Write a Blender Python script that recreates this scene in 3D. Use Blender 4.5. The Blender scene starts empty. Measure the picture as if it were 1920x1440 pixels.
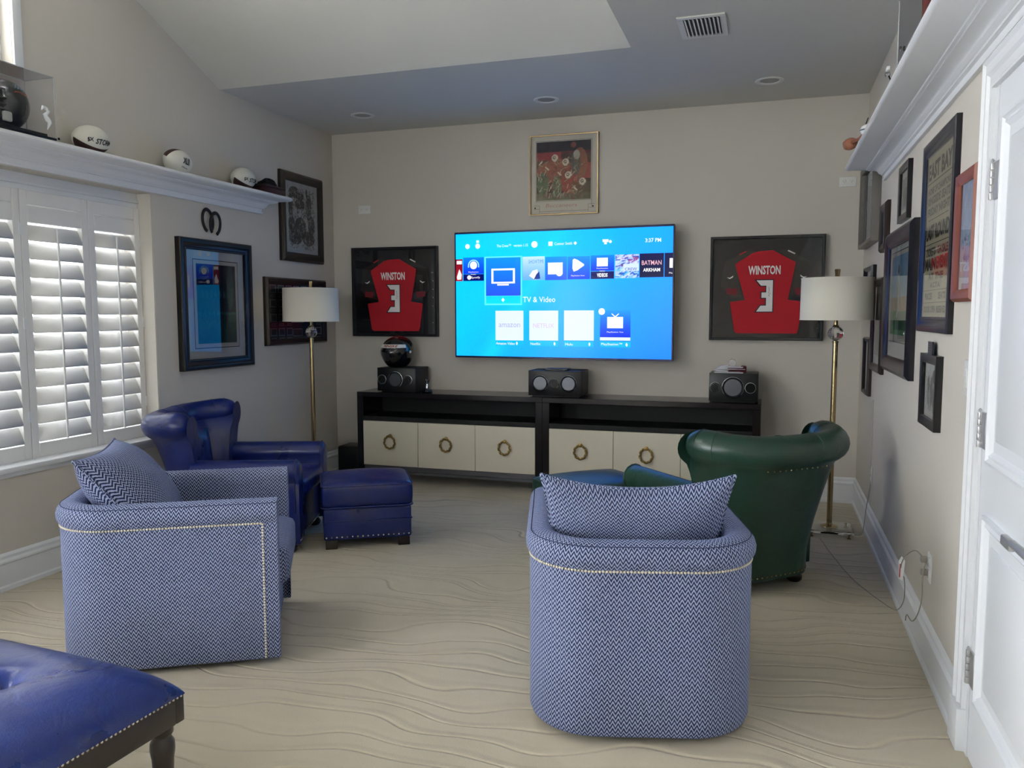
import bpy, bmesh, math, random
import numpy as np
from mathutils import Vector, Matrix
random.seed(7); rng = np.random.default_rng(7)
S = bpy.context.scene
COL = S.collection
PI = math.pi
def rad(a): return a*PI/180
def lin(c):
    return tuple(((v/255)/12.92 if v/255 <= .04045 else ((v/255+.055)/1.055)**2.4) for v in c)

# ------------------------------------------------------------------ camera
cam = bpy.data.cameras.new('camera'); camo = bpy.data.objects.new('camera', cam); COL.objects.link(camo)
cam.sensor_width = 36; cam.lens = 1504.4/1920*36; cam.clip_start = .05
yaw, pitch, roll = rad(17.786), rad(5.016), rad(-.077)
fw = Vector((-math.sin(yaw)*math.cos(pitch), math.cos(yaw)*math.cos(pitch), -math.sin(pitch)))
rt = Vector((math.cos(yaw), math.sin(yaw), 0)); up = rt.cross(fw)
r2 = rt*math.cos(roll)+up*math.sin(roll); u2 = up*math.cos(roll)-rt*math.sin(roll)
camo.matrix_world = Matrix(((r2.x, u2.x, -fw.x, 0), (r2.y, u2.y, -fw.y, 0), (r2.z, u2.z, -fw.z, 1.40), (0, 0, 0, 1)))
S.camera = camo
# ------------------------------------------------------------------ world, lights, exposure
W = bpy.data.worlds.new('daylight'); S.world = W; W.use_nodes = True
W.node_tree.nodes['Background'].inputs[0].default_value = (.80, .90, 1.0, 1)
W.node_tree.nodes['Background'].inputs[1].default_value = 2.2
vs = S.view_settings
S.display_settings.display_device = 'sRGB'
vs.view_transform = 'Standard'; vs.look = 'None'; vs.exposure = 0.0; vs.gamma = 1.0; vs.use_curve_mapping = False
def area(name, loc, size, direction, power, color=(1, 1, 1)):
    l = bpy.data.lights.new(name, 'AREA'); l.shape = 'RECTANGLE'; l.size, l.size_y = size; l.energy = power; l.color = color
    o = bpy.data.objects.new(name, l); COL.objects.link(o); o.location = loc
    o.rotation_euler = Vector(direction).to_track_quat('-Z', 'Y').to_euler(); return o
# daylight arriving at each window opening
area('daylight_shuttered_window', (-4.35, 2.85, 1.75), (2.9, 1.9), (1, 0, -.35), 64, (1, .985, .965))
area('daylight_upper_window', (-3.95, 2.15, 3.15), (1.9, .8), (1, .10, -.28), 50, (1, .99, .97))
area('daylight_near_window', (-3.99, -.15, 1.5), (2.1, 1.5), (1, .12, -.08), 230, (.93, .96, 1))
area('daylight_rear_window', (-2.25, -1.78, 1.6), (1.3, 1.4), (.10, 1, -.05), 34, (.90, .95, 1))

# ------------------------------------------------------------------ materials
MATS = {}
def nodes(m):
    m.use_nodes = True; nt = m.node_tree; return nt, nt.nodes, nt.links, nt.nodes['Principled BSDF']
def mat(name, col, rough=.5, metal=0, noise=0, nscale=20, bump=0, bscale=60, spec=.5, coat=0, trans=0, ior=1.45, sheen=0, emit=0, alpha=1):
    if name in MATS: return MATS[name]
    m = bpy.data.materials.new(name); nt, N, L, P = nodes(m)
    c = lin(col)
    P.inputs['Base Color'].default_value = (*c, 1); P.inputs['Roughness'].default_value = rough
    P.inputs['Metallic'].default_value = metal; P.inputs['Specular IOR Level'].default_value = spec
    P.inputs['Coat Weight'].default_value = coat; P.inputs['Coat Roughness'].default_value = .2
    P.inputs['Transmission Weight'].default_value = trans; P.inputs['IOR'].default_value = ior
    P.inputs['Sheen Weight'].default_value = sheen
    if emit:
        P.inputs['Emission Color'].default_value = (*c, 1); P.inputs['Emission Strength'].default_value = emit
        P.inputs['Base Color'].default_value = (0, 0, 0, 1)
    tc = N.new('ShaderNodeTexCoord')
    if noise:
        n = N.new('ShaderNodeTexNoise'); n.inputs['Scale'].default_value = nscale; n.inputs['Detail'].default_value = 4
        L.new(tc.outputs['Object'], n.inputs['Vector'])
        mx = N.new('ShaderNodeMix'); mx.data_type = 'RGBA'
        mx.inputs[6].default_value = (*[v*(1-noise) for v in c], 1); mx.inputs[7].default_value = (*[min(1, v*(1+noise)) for v in c], 1)
        L.new(n.outputs['Fac'], mx.inputs[0]); L.new(mx.outputs[2], P.inputs['Base Color'])
    if bump:
        n = N.new('ShaderNodeTexNoise'); n.inputs['Scale'].default_value = bscale; n.inputs['Detail'].default_value = 3
        L.new(tc.outputs['Object'], n.inputs['Vector'])
        b = N.new('ShaderNodeBump'); b.inputs['Strength'].default_value = bump; b.inputs['Distance'].default_value = .002
        L.new(n.outputs['Fac'], b.inputs['Height']); L.new(b.outputs[0], P.inputs['Normal'])
    MATS[name] = m; return m
def math_node(N, L, op, a, b=None, c=None):
    n = N.new('ShaderNodeMath'); n.operation = op
    for i, v in enumerate((a, b, c)):
        if v is None: continue
        if isinstance(v, (int, float)): n.inputs[i].default_value = v
        else: L.new(v, n.inputs[i])
    return n.outputs[0]

M_wall = mat('wall_paint', (207, 201, 191), .85, noise=.02, nscale=3, bump=.15, bscale=220, spec=.2)
M_ceil = mat('ceiling_paint', (214, 213, 207), .9, noise=.02, nscale=3, bump=.3, bscale=150, spec=.2)
M_trim = mat('white_trim_paint', (232, 234, 236), .42, noise=.01, nscale=4)
M_door = mat('white_door_paint', (236, 239, 243), .38, noise=.01, nscale=4)
M_shut = mat('white_shutter_paint', (232, 231, 228), .45, noise=.01, nscale=4)
M_glass = mat('window_glass', (255, 255, 255), .02, trans=1, ior=1.1)
M_espresso = mat('espresso_wood', (22, 14, 12), .22, noise=.25, nscale=9, coat=.25)
M_cream = mat('cream_lacquer', (226, 218, 198), .45, noise=.015, nscale=12)
M_niche = mat('shaded_niche_wood', (4, 4, 4), .6, noise=.2, nscale=10)  # near-black colour carries the shade inside the open niche
M_nickelstrip = mat('brushed_nickel_strip', (120, 118, 122), .4, .7, noise=.05)
M_brass = mat('aged_brass', (150, 124, 74), .35, 1, noise=.15, nscale=60)
M_brass2 = mat('dull_brass_tube', (168, 148, 108), .25, 1, noise=.08, nscale=30)
M_nail = mat('silver_nailhead', (205, 202, 195), .25, 1, noise=.03)
M_goldnail = mat('champagne_nailhead', (232, 222, 198), .3, .6, noise=.03)
M_chrome = mat('chrome', (200, 202, 206), .15, 1, noise=.02)
M_nickel = mat('satin_nickel', (190, 190, 190), .42, .75, noise=.04)
M_black = mat('black_plastic', (10, 10, 12), .38, noise=.1)
M_blackgloss = mat('black_gloss_shell', (9, 9, 10), .07, noise=.05, coat=.8)
M_speaker = mat('black_ash_speaker', (9, 8, 9), .5, noise=.25, nscale=30)
M_cone = mat('metallic_speaker_cone', (96, 98, 102), .36, 1, noise=.05)
M_rubber = mat('rubber_surround', (10, 10, 11), .5, noise=.1)
M_shade = mat('linen_lampshade', (232, 228, 214), .85, noise=.03, nscale=150, bump=.3, bscale=400)
M_crystal = mat('clear_crystal', (255, 255, 255), .02, trans=1, ior=1.5, noise=0)
M_acryl = None
M_acryl_base = mat('clear_acrylic_base', (240, 244, 245), .04, trans=1, ior=1.3)
M_walnut = mat('dark_walnut', (34, 24, 20), .35, noise=.3, nscale=12, coat=.3)
M_blackframe = mat('black_frame_paint', (14, 13, 17), .3, noise=.15, nscale=20)
M_navyframe = mat('black_satin_frame', (17, 16, 26), .28, noise=.15, nscale=20)
M_brownframe = mat('dark_brown_frame', (36, 25, 20), .35, noise=.25, nscale=15)
M_orangeframe = mat('reddish_wood_frame', (122, 66, 46), .4, noise=.2, nscale=14)
M_goldframe = mat('gold_frame_metal', (160, 138, 104), .3, 1, noise=.08)
M_silverframe = mat('pewter_frame', (120, 118, 113), .4, .6, noise=.08)
M_matboard = mat('white_mat_board', (214, 216, 214), .9, noise=.01, nscale=200)
M_creammat = mat('cream_mat_board', (208, 204, 192), .9, noise=.01, nscale=200)
M_darkmat = mat('charcoal_mat_board', (26, 26, 30), .85, noise=.08, nscale=200)
M_plate = mat('white_outlet_plastic', (226, 226, 222), .4, noise=.01)
M_cord = mat('clear_grey_cord', (158, 154, 142), .4, noise=.05)
M_cordw = mat('white_cord', (215, 212, 205), .45, noise=.03)
M_white = mat('white_print', (235, 235, 232), .6, noise=.01)
M_redprint = mat('red_print', (190, 30, 38), .6, noise=.02)
M_blackprint = mat('black_print', (20, 20, 22), .6, noise=.02)
M_jersey = mat('red_jersey_cloth', (180, 20, 34), .75, noise=.10, nscale=9, bump=.3, bscale=500, sheen=.1)
M_pewter = mat('pewter_jersey_cloth', (48, 42, 40), .8, noise=.12, nscale=12)
M_balw = mat('white_ball_panel', (226, 224, 212), .5, noise=.03, nscale=30, bump=.4, bscale=700)
M_balb = mat('brown_ball_panel', (66, 40, 34), .6, noise=.15, nscale=30, bump=.5, bscale=700)
M_iron = mat('dark_iron', (58, 50, 46), .45, .7, noise=.2, nscale=30)
M_brownleather = mat('oxblood_box_leather', (58, 24, 30), .45, noise=.2, nscale=15)
M_darkcloth = mat('near_black_cloth', (20, 16, 18), .9, noise=.2, nscale=40)
M_orangewood = mat('orange_turned_wood', (160, 104, 78), .4, noise=.12, nscale=20)
M_pewhelm = mat('pewter_metallic_helmet', (72, 72, 74), .22, .7, noise=.06, coat=.6)

def glazing():
    m = bpy.data.materials.new('picture_glass'); m.use_nodes = True; nt = m.node_tree; N = nt.nodes; L = nt.links
    N.remove(N['Principled BSDF']); out = N['Material Output']
    t = N.new('ShaderNodeBsdfTransparent'); g = N.new('ShaderNodeBsdfGlossy'); g.inputs['Roughness'].default_value = .01
    f = N.new('ShaderNodeFresnel'); f.inputs['IOR'].default_value = 1.6
    mx = N.new('ShaderNodeMixShader'); L.new(f.outputs[0], mx.inputs[0]); L.new(t.outputs[0], mx.inputs[1]); L.new(g.outputs[0], mx.inputs[2])
    L.new(mx.outputs[0], out.inputs[0]); return m
M_pglass = glazing()
M_acryl = glazing(); M_acryl.name = 'clear_acrylic_sheet'
M_edge = mat('edge_glow_acrylic', (236, 240, 242), .2, trans=.5, ior=1.2)  # whitish colour for added tubes, painting the light glowing at cover edges

def leather(name, col, dark, rough=.3):
    m = bpy.data.materials.new(name); nt, N, L, P = nodes(m)
    tc = N.new('ShaderNodeTexCoord')
    n1 = N.new('ShaderNodeTexNoise'); n1.inputs['Scale'].default_value = 5; n1.inputs['Detail'].default_value = 5
    v = N.new('ShaderNodeTexVoronoi'); v.inputs['Scale'].default_value = 260
    n2 = N.new('ShaderNodeTexNoise'); n2.inputs['Scale'].default_value = 9; n2.inputs['Detail'].default_value = 2; n2.inputs['Distortion'].default_value = 1.2
    for n in (n1, v, n2): L.new(tc.outputs['Object'], n.inputs['Vector'])
    mx = N.new('ShaderNodeMix'); mx.data_type = 'RGBA'; mx.inputs[6].default_value = (*lin(dark), 1); mx.inputs[7].default_value = (*lin(col), 1)
    L.new(n1.outputs['Fac'], mx.inputs[0]); L.new(mx.outputs[2], P.inputs['Base Color'])
    b1 = N.new('ShaderNodeBump'); b1.inputs['Strength'].default_value = .25; b1.inputs['Distance'].default_value = .001; L.new(v.outputs['Distance'], b1.inputs['Height'])
    b2 = N.new('ShaderNodeBump'); b2.inputs['Strength'].default_value = .35; b2.inputs['Distance'].default_value = .01
    L.new(n2.outputs['Fac'], b2.inputs['Height']); L.new(b1.outputs[0], b2.inputs['Normal']); L.new(b2.outputs[0], P.inputs['Normal'])
    r = math_node(N, L, 'MULTIPLY_ADD', n1.outputs['Fac'], .2, rough-.1); L.new(r, P.inputs['Roughness'])
    P.inputs['Coat Weight'].default_value = .15; P.inputs['Coat Roughness'].default_value = .25
    return m
M_bluel = leather('royal_blue_leather', (12, 36, 114), (6, 20, 74))
M_bluel2 = leather('deep_blue_bench_leather', (20, 50, 128), (10, 30, 90), .30)
M_greenl = leather('dark_green_leather', (34, 70, 56), (18, 44, 34), .36)

def chevron():
    m = bpy.data.materials.new('blue_chevron_weave'); nt, N, L, P = nodes(m)
    uv = N.new('ShaderNodeUVMap'); uv.uv_map = 'UVMap'
    sp = N.new('ShaderNodeSeparateXYZ'); L.new(uv.outputs[0], sp.inputs[0])
    nz = N.new('ShaderNodeTexNoise'); nz.inputs['Scale'].default_value = 170; nz.inputs['Detail'].default_value = 2; L.new(uv.outputs[0], nz.inputs['Vector'])
    per, amp, row = .018, .0168, .0163
    t = math_node(N, L, 'PINGPONG', sp.outputs['X'], per/2)
    t = math_node(N, L, 'MULTIPLY', t, amp/(per/2))
    v = math_node(N, L, 'ADD', sp.outputs['Y'], t)
    j = math_node(N, L, 'MULTIPLY_ADD', nz.outputs['Fac'], .006, -.003)
    v = math_node(N, L, 'ADD', v, j)
    w = math_node(N, L, 'PINGPONG', v, row/2)
    w = math_node(N, L, 'DIVIDE', w, row/2)
    mr = N.new('ShaderNodeMapRange'); mr.interpolation_type = 'SMOOTHSTEP'; mr.inputs[1].default_value = .38; mr.inputs[2].default_value = .56; L.new(w, mr.inputs[0])
    mx = N.new('ShaderNodeMix'); mx.data_type = 'RGBA'; mx.inputs[6].default_value = (*lin((157, 168, 201)), 1); mx.inputs[7].default_value = (*lin((14, 27, 70)), 1)
    L.new(mr.outputs[0], mx.inputs[0])
    sp2 = N.new('ShaderNodeTexNoise'); sp2.inputs['Scale'].default_value = 600; L.new(uv.outputs[0], sp2.inputs['Vector'])
    mul = N.new('ShaderNodeMix'); mul.data_type = 'RGBA'; mul.blend_type = 'MULTIPLY'; mul.inputs[0].default_value = .5
    L.new(mx.outputs[2], mul.inputs[6]); L.new(sp2.outputs['Color'], mul.inputs[7])
    hs = N.new('ShaderNodeHueSaturation'); hs.inputs['Value'].default_value = 1.25; hs.inputs['Saturation'].default_value = .95; L.new(mul.outputs[2], hs.inputs['Color'])
    L.new(hs.outputs[0], P.inputs['Base Color'])
    b = N.new('ShaderNodeBump'); b.inputs['Strength'].default_value = .5; b.inputs['Distance'].default_value = .002; b.invert = True
    L.new(mr.outputs[0], b.inputs['Height']); L.new(b.outputs[0], P.inputs['Normal'])
    P.inputs['Roughness'].default_value = .85; P.inputs['Sheen Weight'].default_value = .18
    P.inputs['Sheen Tint'].default_value = (*lin((120, 150, 230)), 1)
    return m
M_chev = chevron()
def carpet():
    m = bpy.data.materials.new('carved_wave_carpet'); nt, N, L, P = nodes(m)
    tc = N.new('ShaderNodeTexCoord'); mp = N.new('ShaderNodeMapping'); mp.inputs['Rotation'].default_value = (0, 0, rad(-4)); L.new(tc.outputs['Object'], mp.inputs[0])
    sp = N.new('ShaderNodeSeparateXYZ'); L.new(mp.outputs[0], sp.inputs[0])
    mp2 = N.new('ShaderNodeMapping'); mp2.inputs['Scale'].default_value = (1.15, 1.7, 1); L.new(mp.outputs[0], mp2.inputs[0])
    n = N.new('ShaderNodeTexNoise'); n.inputs['Scale'].default_value = 1.25; n.inputs['Detail'].default_value = 1.0; L.new(mp2.outputs[0], n.inputs['Vector'])
    a = math_node(N, L, 'MULTIPLY', sp.outputs['Y'], 8.5)
    v = math_node(N, L, 'MULTIPLY_ADD', n.outputs['Fac'], 4.6, a)
    fr = math_node(N, L, 'FRACT', v)
    w = math_node(N, L, 'PINGPONG', v, .5)
    mr = N.new('ShaderNodeMapRange'); mr.interpolation_type = 'SMOOTHSTEP'; mr.inputs[1].default_value = 0; mr.inputs[2].default_value = .07; L.new(w, mr.inputs[0])
    ra = N.new('ShaderNodeMapRange'); ra.interpolation_type = 'SMOOTHSTEP'; ra.inputs[1].default_value = .04; ra.inputs[2].default_value = .12; L.new(fr, ra.inputs[0])
    rb = N.new('ShaderNodeMapRange'); rb.interpolation_type = 'SMOOTHSTEP'; rb.inputs[1].default_value = .14; rb.inputs[2].default_value = .40; rb.inputs[3].default_value = 1; rb.inputs[4].default_value = 0; L.new(fr, rb.inputs[0])
    ridge = math_node(N, L, 'MULTIPLY', ra.outputs[0], rb.outputs[0])
    soft = N.new('ShaderNodeTexNoise'); soft.inputs['Scale'].default_value = 2.3; soft.inputs['Detail'].default_value = 4; L.new(tc.outputs['Object'], soft.inputs['Vector'])
    mx = N.new('ShaderNodeMix'); mx.data_type = 'RGBA'; mx.inputs[6].default_value = (*lin((184, 173, 150)), 1); mx.inputs[7].default_value = (*lin((208, 198, 175)), 1)
    L.new(soft.outputs['Fac'], mx.inputs[0])
    pile = N.new('ShaderNodeTexNoise'); pile.inputs['Scale'].default_value = 300; pile.inputs['Detail'].default_value = 2; L.new(tc.outputs['Object'], pile.inputs['Vector'])
    mx2 = N.new('ShaderNodeMix'); mx2.data_type = 'RGBA'; mx2.blend_type = 'MULTIPLY'; L.new(mx.outputs[2], mx2.inputs[6])
    mx2.inputs[7].default_value = (.88, .865, .84, 1)
    inv = math_node(N, L, 'SUBTRACT', 1, mr.outputs[0]); fade = N.new('ShaderNodeMapRange'); fade.inputs[1].default_value = .38; fade.inputs[2].default_value = .58; fade.inputs[3].default_value = .25; L.new(soft.outputs['Fac'], fade.inputs[0]); inv = math_node(N, L, 'MULTIPLY', inv, fade.outputs[0]); L.new(inv, mx2.inputs[0]); L.new(mx2.outputs[2], P.inputs['Base Color'])
    h = math_node(N, L, 'MULTIPLY_ADD', pile.outputs['Fac'], .35, mr.outputs[0]); h = math_node(N, L, 'MULTIPLY_ADD', ridge, .8, h)
    bp = N.new('ShaderNodeBump'); bp.inputs['Strength'].default_value = .62; bp.inputs['Distance'].default_value = .006; L.new(h, bp.inputs['Height']); L.new(bp.outputs[0], P.inputs['Normal'])
    P.inputs['Roughness'].default_value = .95; P.inputs['Sheen Weight'].default_value = .2; P.inputs['Specular IOR Level'].default_value = .1
    return m
M_carpet = carpet()
def art_material(name, rough=.6):
    m = bpy.data.materials.new(name); nt, N, L, P = nodes(m)
    a = N.new('ShaderNodeVertexColor'); a.layer_name = 'Col'; L.new(a.outputs[0], P.inputs['Base Color']); P.inputs['Roughness'].default_value = rough; return m
M_art = art_material('printed_picture')
def screen_material():
    m = bpy.data.materials.new('lit_screen'); nt, N, L, P = nodes(m)
    a = N.new('ShaderNodeVertexColor'); a.layer_name = 'Col'; ml = N.new('ShaderNodeMix'); ml.data_type = 'RGBA'; ml.blend_type = 'MULTIPLY'; ml.inputs[0].default_value = 1; ml.clamp_result = False; ml.inputs[7].default_value = (.85, .97, 1.75, 1); L.new(a.outputs[0], ml.inputs[6]); L.new(ml.outputs[2], P.inputs['Emission Color']); P.inputs['Emission Strength'].default_value = 1.0
    P.inputs['Base Color'].default_value = (.004, .004, .004, 1); P.inputs['Roughness'].default_value = .2; P.inputs['Specular IOR Level'].default_value = .12; return m
M_screen = screen_material()
M_scrw = mat('lit_white_graphic', (255, 255, 255), emit=1.1)
M_scrc = mat('lit_pale_cyan_graphic', (170, 255, 255), emit=1.1)
M_scrk = mat('lit_grey_lettering', (190, 196, 205), emit=.9)

# ------------------------------------------------------------------ object helpers
def link(o, parent=None, loc=None, rot=None):
    COL.objects.link(o)
    if parent is not None: o.parent = parent
    if loc is not None: o.location = loc
    if rot is not None: o.rotation_euler = rot
    return o
def tag(o, label=None, cat=None, group=None, kind=None):
    if label: o['label'] = label
    if cat: o['category'] = cat
    if group: o['group'] = group
    if kind: o['kind'] = kind
    return o
def thing(name, label, cat, loc=(0, 0, 0), rz=0, group=None):
    o = bpy.data.objects.new(name, None); o.empty_display_size = .1; link(o, None, loc, (0, 0, rz)); return tag(o, label, cat, group)
def mesh_obj(name, verts, faces, m, parent=None, smooth=False, uvs=None, cols=None, loc=None, rot=None):
    me = bpy.data.meshes.new(name); me.from_pydata([tuple(v) for v in verts], [], faces); me.materials.append(m)
    if uvs is not None:
        ul = me.uv_layers.new(name='UVMap')
        for p in me.polygons:
            for li in p.loop_indices: ul.data[li].uv = uvs[me.loops[li].vertex_index]
    if cols is not None:
        ca = me.color_attributes.new('Col', 'FLOAT_COLOR', 'POINT'); ca.data.foreach_set('color', np.asarray(cols, dtype=np.float32).ravel())
    if smooth: me.polygons.foreach_set('use_smooth', [True]*len(me.polygons))
    me.update()
    return link(bpy.data.objects.new(name, me), parent, loc, rot)
def bm_obj(name, bm, m, parent=None, smooth=False, loc=None, rot=None, angle=None):
    me = bpy.data.meshes.new(name); bm.normal_update(); bm.to_mesh(me); bm.free(); me.materials.append(m)
    if smooth or angle: me.polygons.foreach_set('use_smooth', [True]*len(me.polygons))
    if angle: me.set_sharp_from_angle(angle=rad(angle))
    return link(bpy.data.objects.new(name, me), parent, loc, rot)
def add_box(bm, x0, x1, y0, y1, z0, z1, bev=0, seg=2):
    r = bmesh.ops.create_cube(bm, size=1, matrix=Matrix.Translation(((x0+x1)/2, (y0+y1)/2, (z0+z1)/2)) @ Matrix.Diagonal((abs(x1-x0), abs(y1-y0), abs(z1-z0), 1)))
    if bev:
        es = set()
        for v in r['verts']: es.update(v.link_edges)
        bmesh.ops.bevel(bm, geom=list(es), offset=bev, segments=seg, affect='EDGES', profile=.5)
def box(name, m, parent, x0, x1, y0, y1, z0, z1, bev=0, seg=2, loc=None, rot=None):
    bm = bmesh.new(); add_box(bm, x0, x1, y0, y1, z0, z1, bev, seg)
    return bm_obj(name, bm, m, parent, angle=40 if bev else None, loc=loc, rot=rot)
def add_lathe(bm, prof, n=32, cx=0, cy=0, cz=0, axis='z'):
    rings = []
    for r, z in prof:
        ring = []
        for i in range(n):
            a = 2*PI*i/n; p = (r*math.cos(a), r*math.sin(a), z)
            if axis == 'y': p = (p[0], -p[2], p[1])     # z of profile points towards -y
            if axis == 'x': p = (p[2], p[0], p[1])
            ring.append(bm.verts.new((p[0]+cx, p[1]+cy, p[2]+cz)))
        rings.append(ring)
    for a, b in zip(rings, rings[1:]):
        for i in range(n): bm.faces.new((a[i], a[(i+1) % n], b[(i+1) % n], b[i]))
    if prof[0][0] > 1e-6: bm.faces.new(rings[0][::-1])
    if prof[-1][0] > 1e-6: bm.faces.new(rings[-1])
def lathe(name, m, parent, prof, n=32, loc=None, rot=None, axis='z', angle=35):
    bm = bmesh.new(); add_lathe(bm, prof, n, axis=axis); bmesh.ops.remove_doubles(bm, verts=bm.verts, dist=1e-6)
    bmesh.ops.recalc_face_normals(bm, faces=bm.faces); return bm_obj(name, bm, m, parent, loc=loc, rot=rot, angle=angle)
def add_tube(bm, pts, r, n=8, closed=False):
    pts = [Vector(p) for p in pts]; rings = []; prev = None
    for i, p in enumerate(pts):
        if closed: t = (pts[(i+1) % len(pts)]-pts[i-1])
        else: t = pts[min(i+1, len(pts)-1)]-pts[max(i-1, 0)]
        t.normalize(); ref = prev if prev is not None else (Vector((0, 0, 1)) if abs(t.z) < .9 else Vector((1, 0, 0)))
        a = (ref-t*ref.dot(t)).normalized(); prev = a; b = t.cross(a)
        rr = r[i] if isinstance(r, (list, tuple)) else r
        rings.append([bm.verts.new(p+(a*math.cos(2*PI*k/n)+b*math.sin(2*PI*k/n))*rr) for k in range(n)])
    for i in range(len(rings)-(0 if closed else 1)):
        A, B = rings[i], rings[(i+1) % len(rings)]
        for k in range(n): bm.faces.new((A[k], A[(k+1) % n], B[(k+1) % n], B[k]))
    if not closed: bm.faces.new(rings[0][::-1]); bm.faces.new(rings[-1])
def tube(name, m, parent, pts, r, n=8, closed=False, loc=None, rot=None):
    bm = bmesh.new(); add_tube(bm, pts, r, n, closed); bmesh.ops.recalc_face_normals(bm, faces=bm.faces); return bm_obj(name, bm, m, parent, smooth=True, loc=loc, rot=rot)
def smooth_path(pts, n=8):
    P = [Vector(p) for p in pts]; out = []
    for i in range(len(P)-1):
        p0, p1, p2, p3 = P[max(i-1, 0)], P[i], P[i+1], P[min(i+2, len(P)-1)]
        for k in range(n):
            t = k/n; out.append(.5*((2*p1)+(p2-p0)*t+(2*p0-5*p1+4*p2-p3)*t*t+(3*p1-p0-3*p2+p3)*t**3))
    out.append(P[-1]); return out
def extrude_profile(name, m, parent, prof, p0, p1, plane, label=None, kind=None):
    """prof: list of (depth, z); the run goes from p0 to p1 along y (walls left/right) or x (back)."""
    n = len(prof); V = []; F = []
    for t in (p0, p1):
        for d, z in prof: V.append(plane(d, t, z))
    for i in range(n): F.append((i, (i+1) % n, n+(i+1) % n, n+i))
    F.append(tuple(range(n))[::-1]); F.append(tuple(range(n, 2*n)))
    bm = bmesh.new(); vs_ = [bm.verts.new(v) for v in V]
    for f in F: bm.faces.new([vs_[i] for i in f])
    bmesh.ops.recalc_face_normals(bm, faces=bm.faces); return bm_obj(name, bm, m, parent, angle=32)
def text_verts(body, size=1, bold=0, shear=0, ext=0, space=1):
    cu = bpy.data.curves.new('lettering', 'FONT'); cu.body = body; cu.size = size; cu.offset = bold; cu.shear = shear; cu.extrude = ext; cu.align_x = 'CENTER'; cu.align_y = 'CENTER'
    cu.resolution_u = 2; cu.space_character = space
    o = bpy.data.objects.new('lettering', cu); COL.objects.link(o); bpy.context.view_layer.update()
    me = o.evaluated_get(bpy.context.evaluated_depsgraph_get()).to_mesh()
    V = np.array([v.co[:] for v in me.vertices]).reshape(-1, 3); F = [tuple(p.vertices) for p in me.polygons]
    o.to_mesh_clear(); COL.objects.unlink(o); bpy.data.objects.remove(o); bpy.data.curves.remove(cu)
    if len(V):
        V[:, 0] -= (V[:, 0].max()+V[:, 0].min())/2; V[:, 1] -= (V[:, 1].max()+V[:, 1].min())/2
    return V, F
def lettering(body, m, parent, w, h, x, z, y, name='lettering', bold=0, shear=0, fn=None, space=1):
    """flat lettering of width w and height h, centred at local (x, z), facing -y"""
    V, F = text_verts(body, 1, bold, shear, space=space)
    sx = w/(V[:, 0].max()-V[:, 0].min()); sz = h/(V[:, 1].max()-V[:, 1].min()) if h else sx
    P = [(v[0]*sx+x, y, v[1]*sz+z) for v in V]
    if fn: P = [fn(*p) for p in P]
    return mesh_obj(name, P, F, m, parent)
def poly(name, m, parent, pts, y, th=0, flip=False):
    """polygon in local xz plane at depth y facing -y, optional thickness"""
    bm = bmesh.new(); vs_ = [bm.verts.new((p[0], y, p[1])) for p in pts]; f = bm.faces.new(vs_)
    bm.normal_update()
    if f.normal.y > 0: f.normal_flip()
    if th:
        r = bmesh.ops.extrude_face_region(bm, geom=[f])
        for g in r['geom']:
            if isinstance(g, bmesh.types.BMVert): g.co.y -= th
        bmesh.ops.recalc_face_normals(bm, faces=bm.faces)
    bmesh.ops.triangulate(bm, faces=bm.faces)
    return bm_obj(name, bm, m, parent)
def rect(name, m, parent, x0, x1, z0, z1, y, th=0): return poly(name, m, parent, ((x0, z0), (x1, z0), (x1, z1), (x0, z1)), y, th)
def dup(root, loc, rz, label=None, group=None):
    r = root.copy(); COL.objects.link(r); r.location = loc; r.rotation_euler = (0, 0, rz)
    if label: r['label'] = label
    if group: r['group'] = group
    for ch in list(root.children):
        c = ch.copy(); COL.objects.link(c); c.parent = r
        for g in list(ch.children):
            d = g.copy(); COL.objects.link(d); d.parent = c
    return r
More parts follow.
